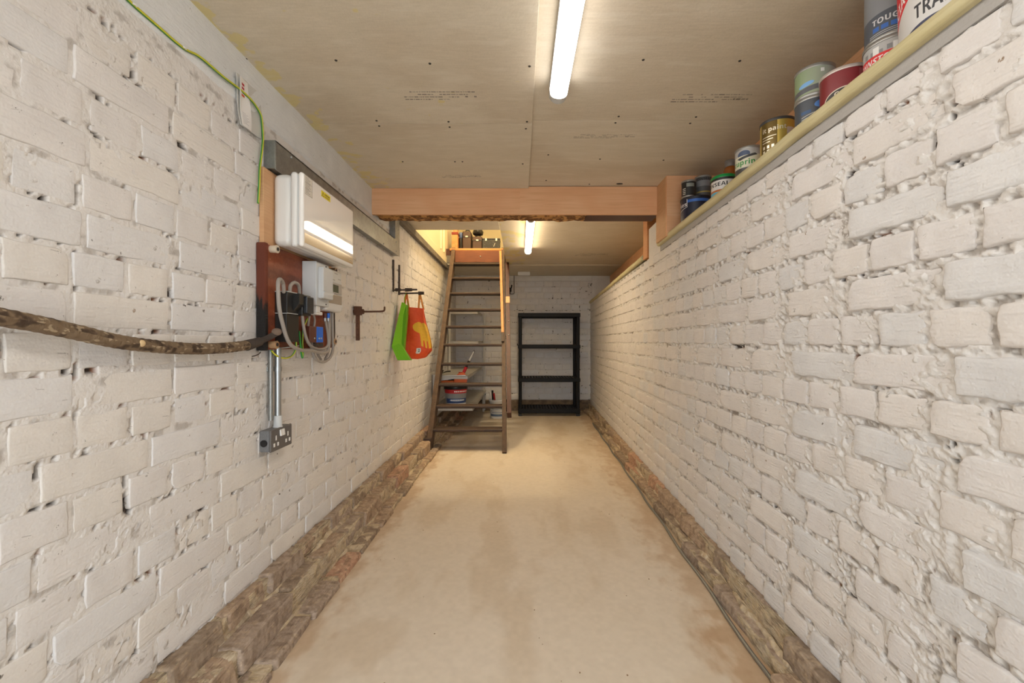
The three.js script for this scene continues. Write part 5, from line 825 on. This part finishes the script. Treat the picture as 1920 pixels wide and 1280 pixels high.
  tin('white-labelled tin with green lettering between the gold and green-lidded tins', 0.838, 1.6, 0.046, 0.112, Y, label(1024, 400, (g, w, h) => { g.fillStyle = '#b9b7b4'; g.fillRect(0, 0, w, h); g.fillStyle = '#4b5a78'; g.beginPath(); g.ellipse(420, 70, 80, 50, 0, 0, 7); g.fill(); g.fillStyle = '#c86a4a'; g.fillRect(350, 90, 60, 30); g.fillStyle = '#dedac2'; g.fillRect(0, 90, w, 170); g.fillStyle = '#3c3e40'; g.beginPath(); g.moveTo(330, 120); g.lineTo(560, 76); g.lineTo(590, 100); g.lineTo(380, 150); g.fill(); g.fillStyle = '#2e8f3c'; g.font = 'bold 98px sans-serif'; g.fillText('cuprinol', 262, 222); g.fillStyle = '#4e4c4a'; g.fillRect(0, 262, w, 138); }), { turn: 0.15 });
  const bt = thing('amber_bottle', 'small amber bottle with a white cap behind the green-lettered tin', 'bottle', [0.902, Y, -1.875]); mesh('body', lathe([[0, 0.001], [0.026, 0.001], [0.027, 0.006], [0.027, 0.145], [0.022, 0.158], [0.012, 0.163]], 32), phys({ color: hex(150, 82, 26), roughness: 0.2 }), bt); mesh('label', lathe([[0.0274, 0.05], [0.0274, 0.085]], 32), phys({ color: hex(150, 96, 92), roughness: 0.5 }), bt); mesh('cap', lathe([[0.012, 0.158], [0.0225, 0.16], [0.0225, 0.186], [0, 0.187]], 28), phys({ color: hex(120, 112, 108), roughness: 0.4 }), bt);
  tin('white tin with a bright green lid and black lettering', 0.848, 1.815, 0.051, 0.088, Y, label(1024, 320, (g, w, h) => { g.fillStyle = '#e3dfdb'; g.fillRect(0, 0, w, h); g.fillStyle = '#26262a'; g.fillRect(0, 0, w, 40); g.fillStyle = '#1d1d20'; g.font = 'bold 88px sans-serif'; g.fillText('RONSEAL', 186, 136); g.fillStyle = '#c0703a'; g.fillRect(0, 196, w * 0.5, 34); g.fillStyle = '#5fb8d8'; g.fillRect(0, 232, w, 60); g.fillStyle = '#1f7d84'; g.fillRect(0, 286, w, 34); }), { lid: phys({ color: hex(24, 150, 74), roughness: 0.35 }), rim: phys({ color: hex(24, 150, 74), roughness: 0.35 }), dish: false });
  const blue = tin('wide navy tin with a blue stripe at the far end of the ledge', 0.895, 2.225, 0.073, 0.135, Y, label(1024, 400, (g, w, h) => { g.fillStyle = '#232b42'; g.fillRect(0, 0, w, h); g.fillStyle = '#3f78d6'; g.fillRect(420, 24, 604, 44); g.fillStyle = '#e9eaee'; g.fillRect(410, 10, 8, 130); g.save(); g.translate(410, 140); g.rotate(2.8); g.fillRect(0, 0, 160, 8); g.restore(); g.font = 'bold 84px sans-serif'; g.fillText('Wickes', 130, 118); g.fillRect(0, 330, w, 16); }), { lid: M_charcoal, rim: phys({ color: hex(44, 46, 52), roughness: 0.35 }) });
  tin('little black tin on the left of the navy tin lid', 0.855, 2.215, 0.035, 0.085, Y + 0.136, label(512, 256, (g, w, h) => { g.fillStyle = '#2b2c2c'; g.fillRect(0, 0, w, h); g.fillStyle = '#8f948c'; g.fillRect(230, 30, 90, 60); g.fillStyle = '#d8d6cc'; for (let i = 0; i < 4; i++) g.fillRect(180, 110 + i * 30, 40, 14); }), { lid: M_charcoal });
  tin('little grey tin with gold print on the right of the navy tin lid', 0.936, 2.235, 0.039, 0.115, Y + 0.136, label(512, 256, (g, w, h) => { g.fillStyle = '#5a5c60'; g.fillRect(0, 0, w, h); g.fillStyle = '#85878c'; g.fillRect(0, 44, w, 70); g.fillStyle = '#1e1f22'; g.font = 'bold 40px sans-serif'; g.fillText('RONSEAL', 170, 40); g.fillStyle = '#b09a52'; g.fillRect(190, 176, 150, 16); }), { lid: M_charcoal });
}
renderer.render(scene, camera);
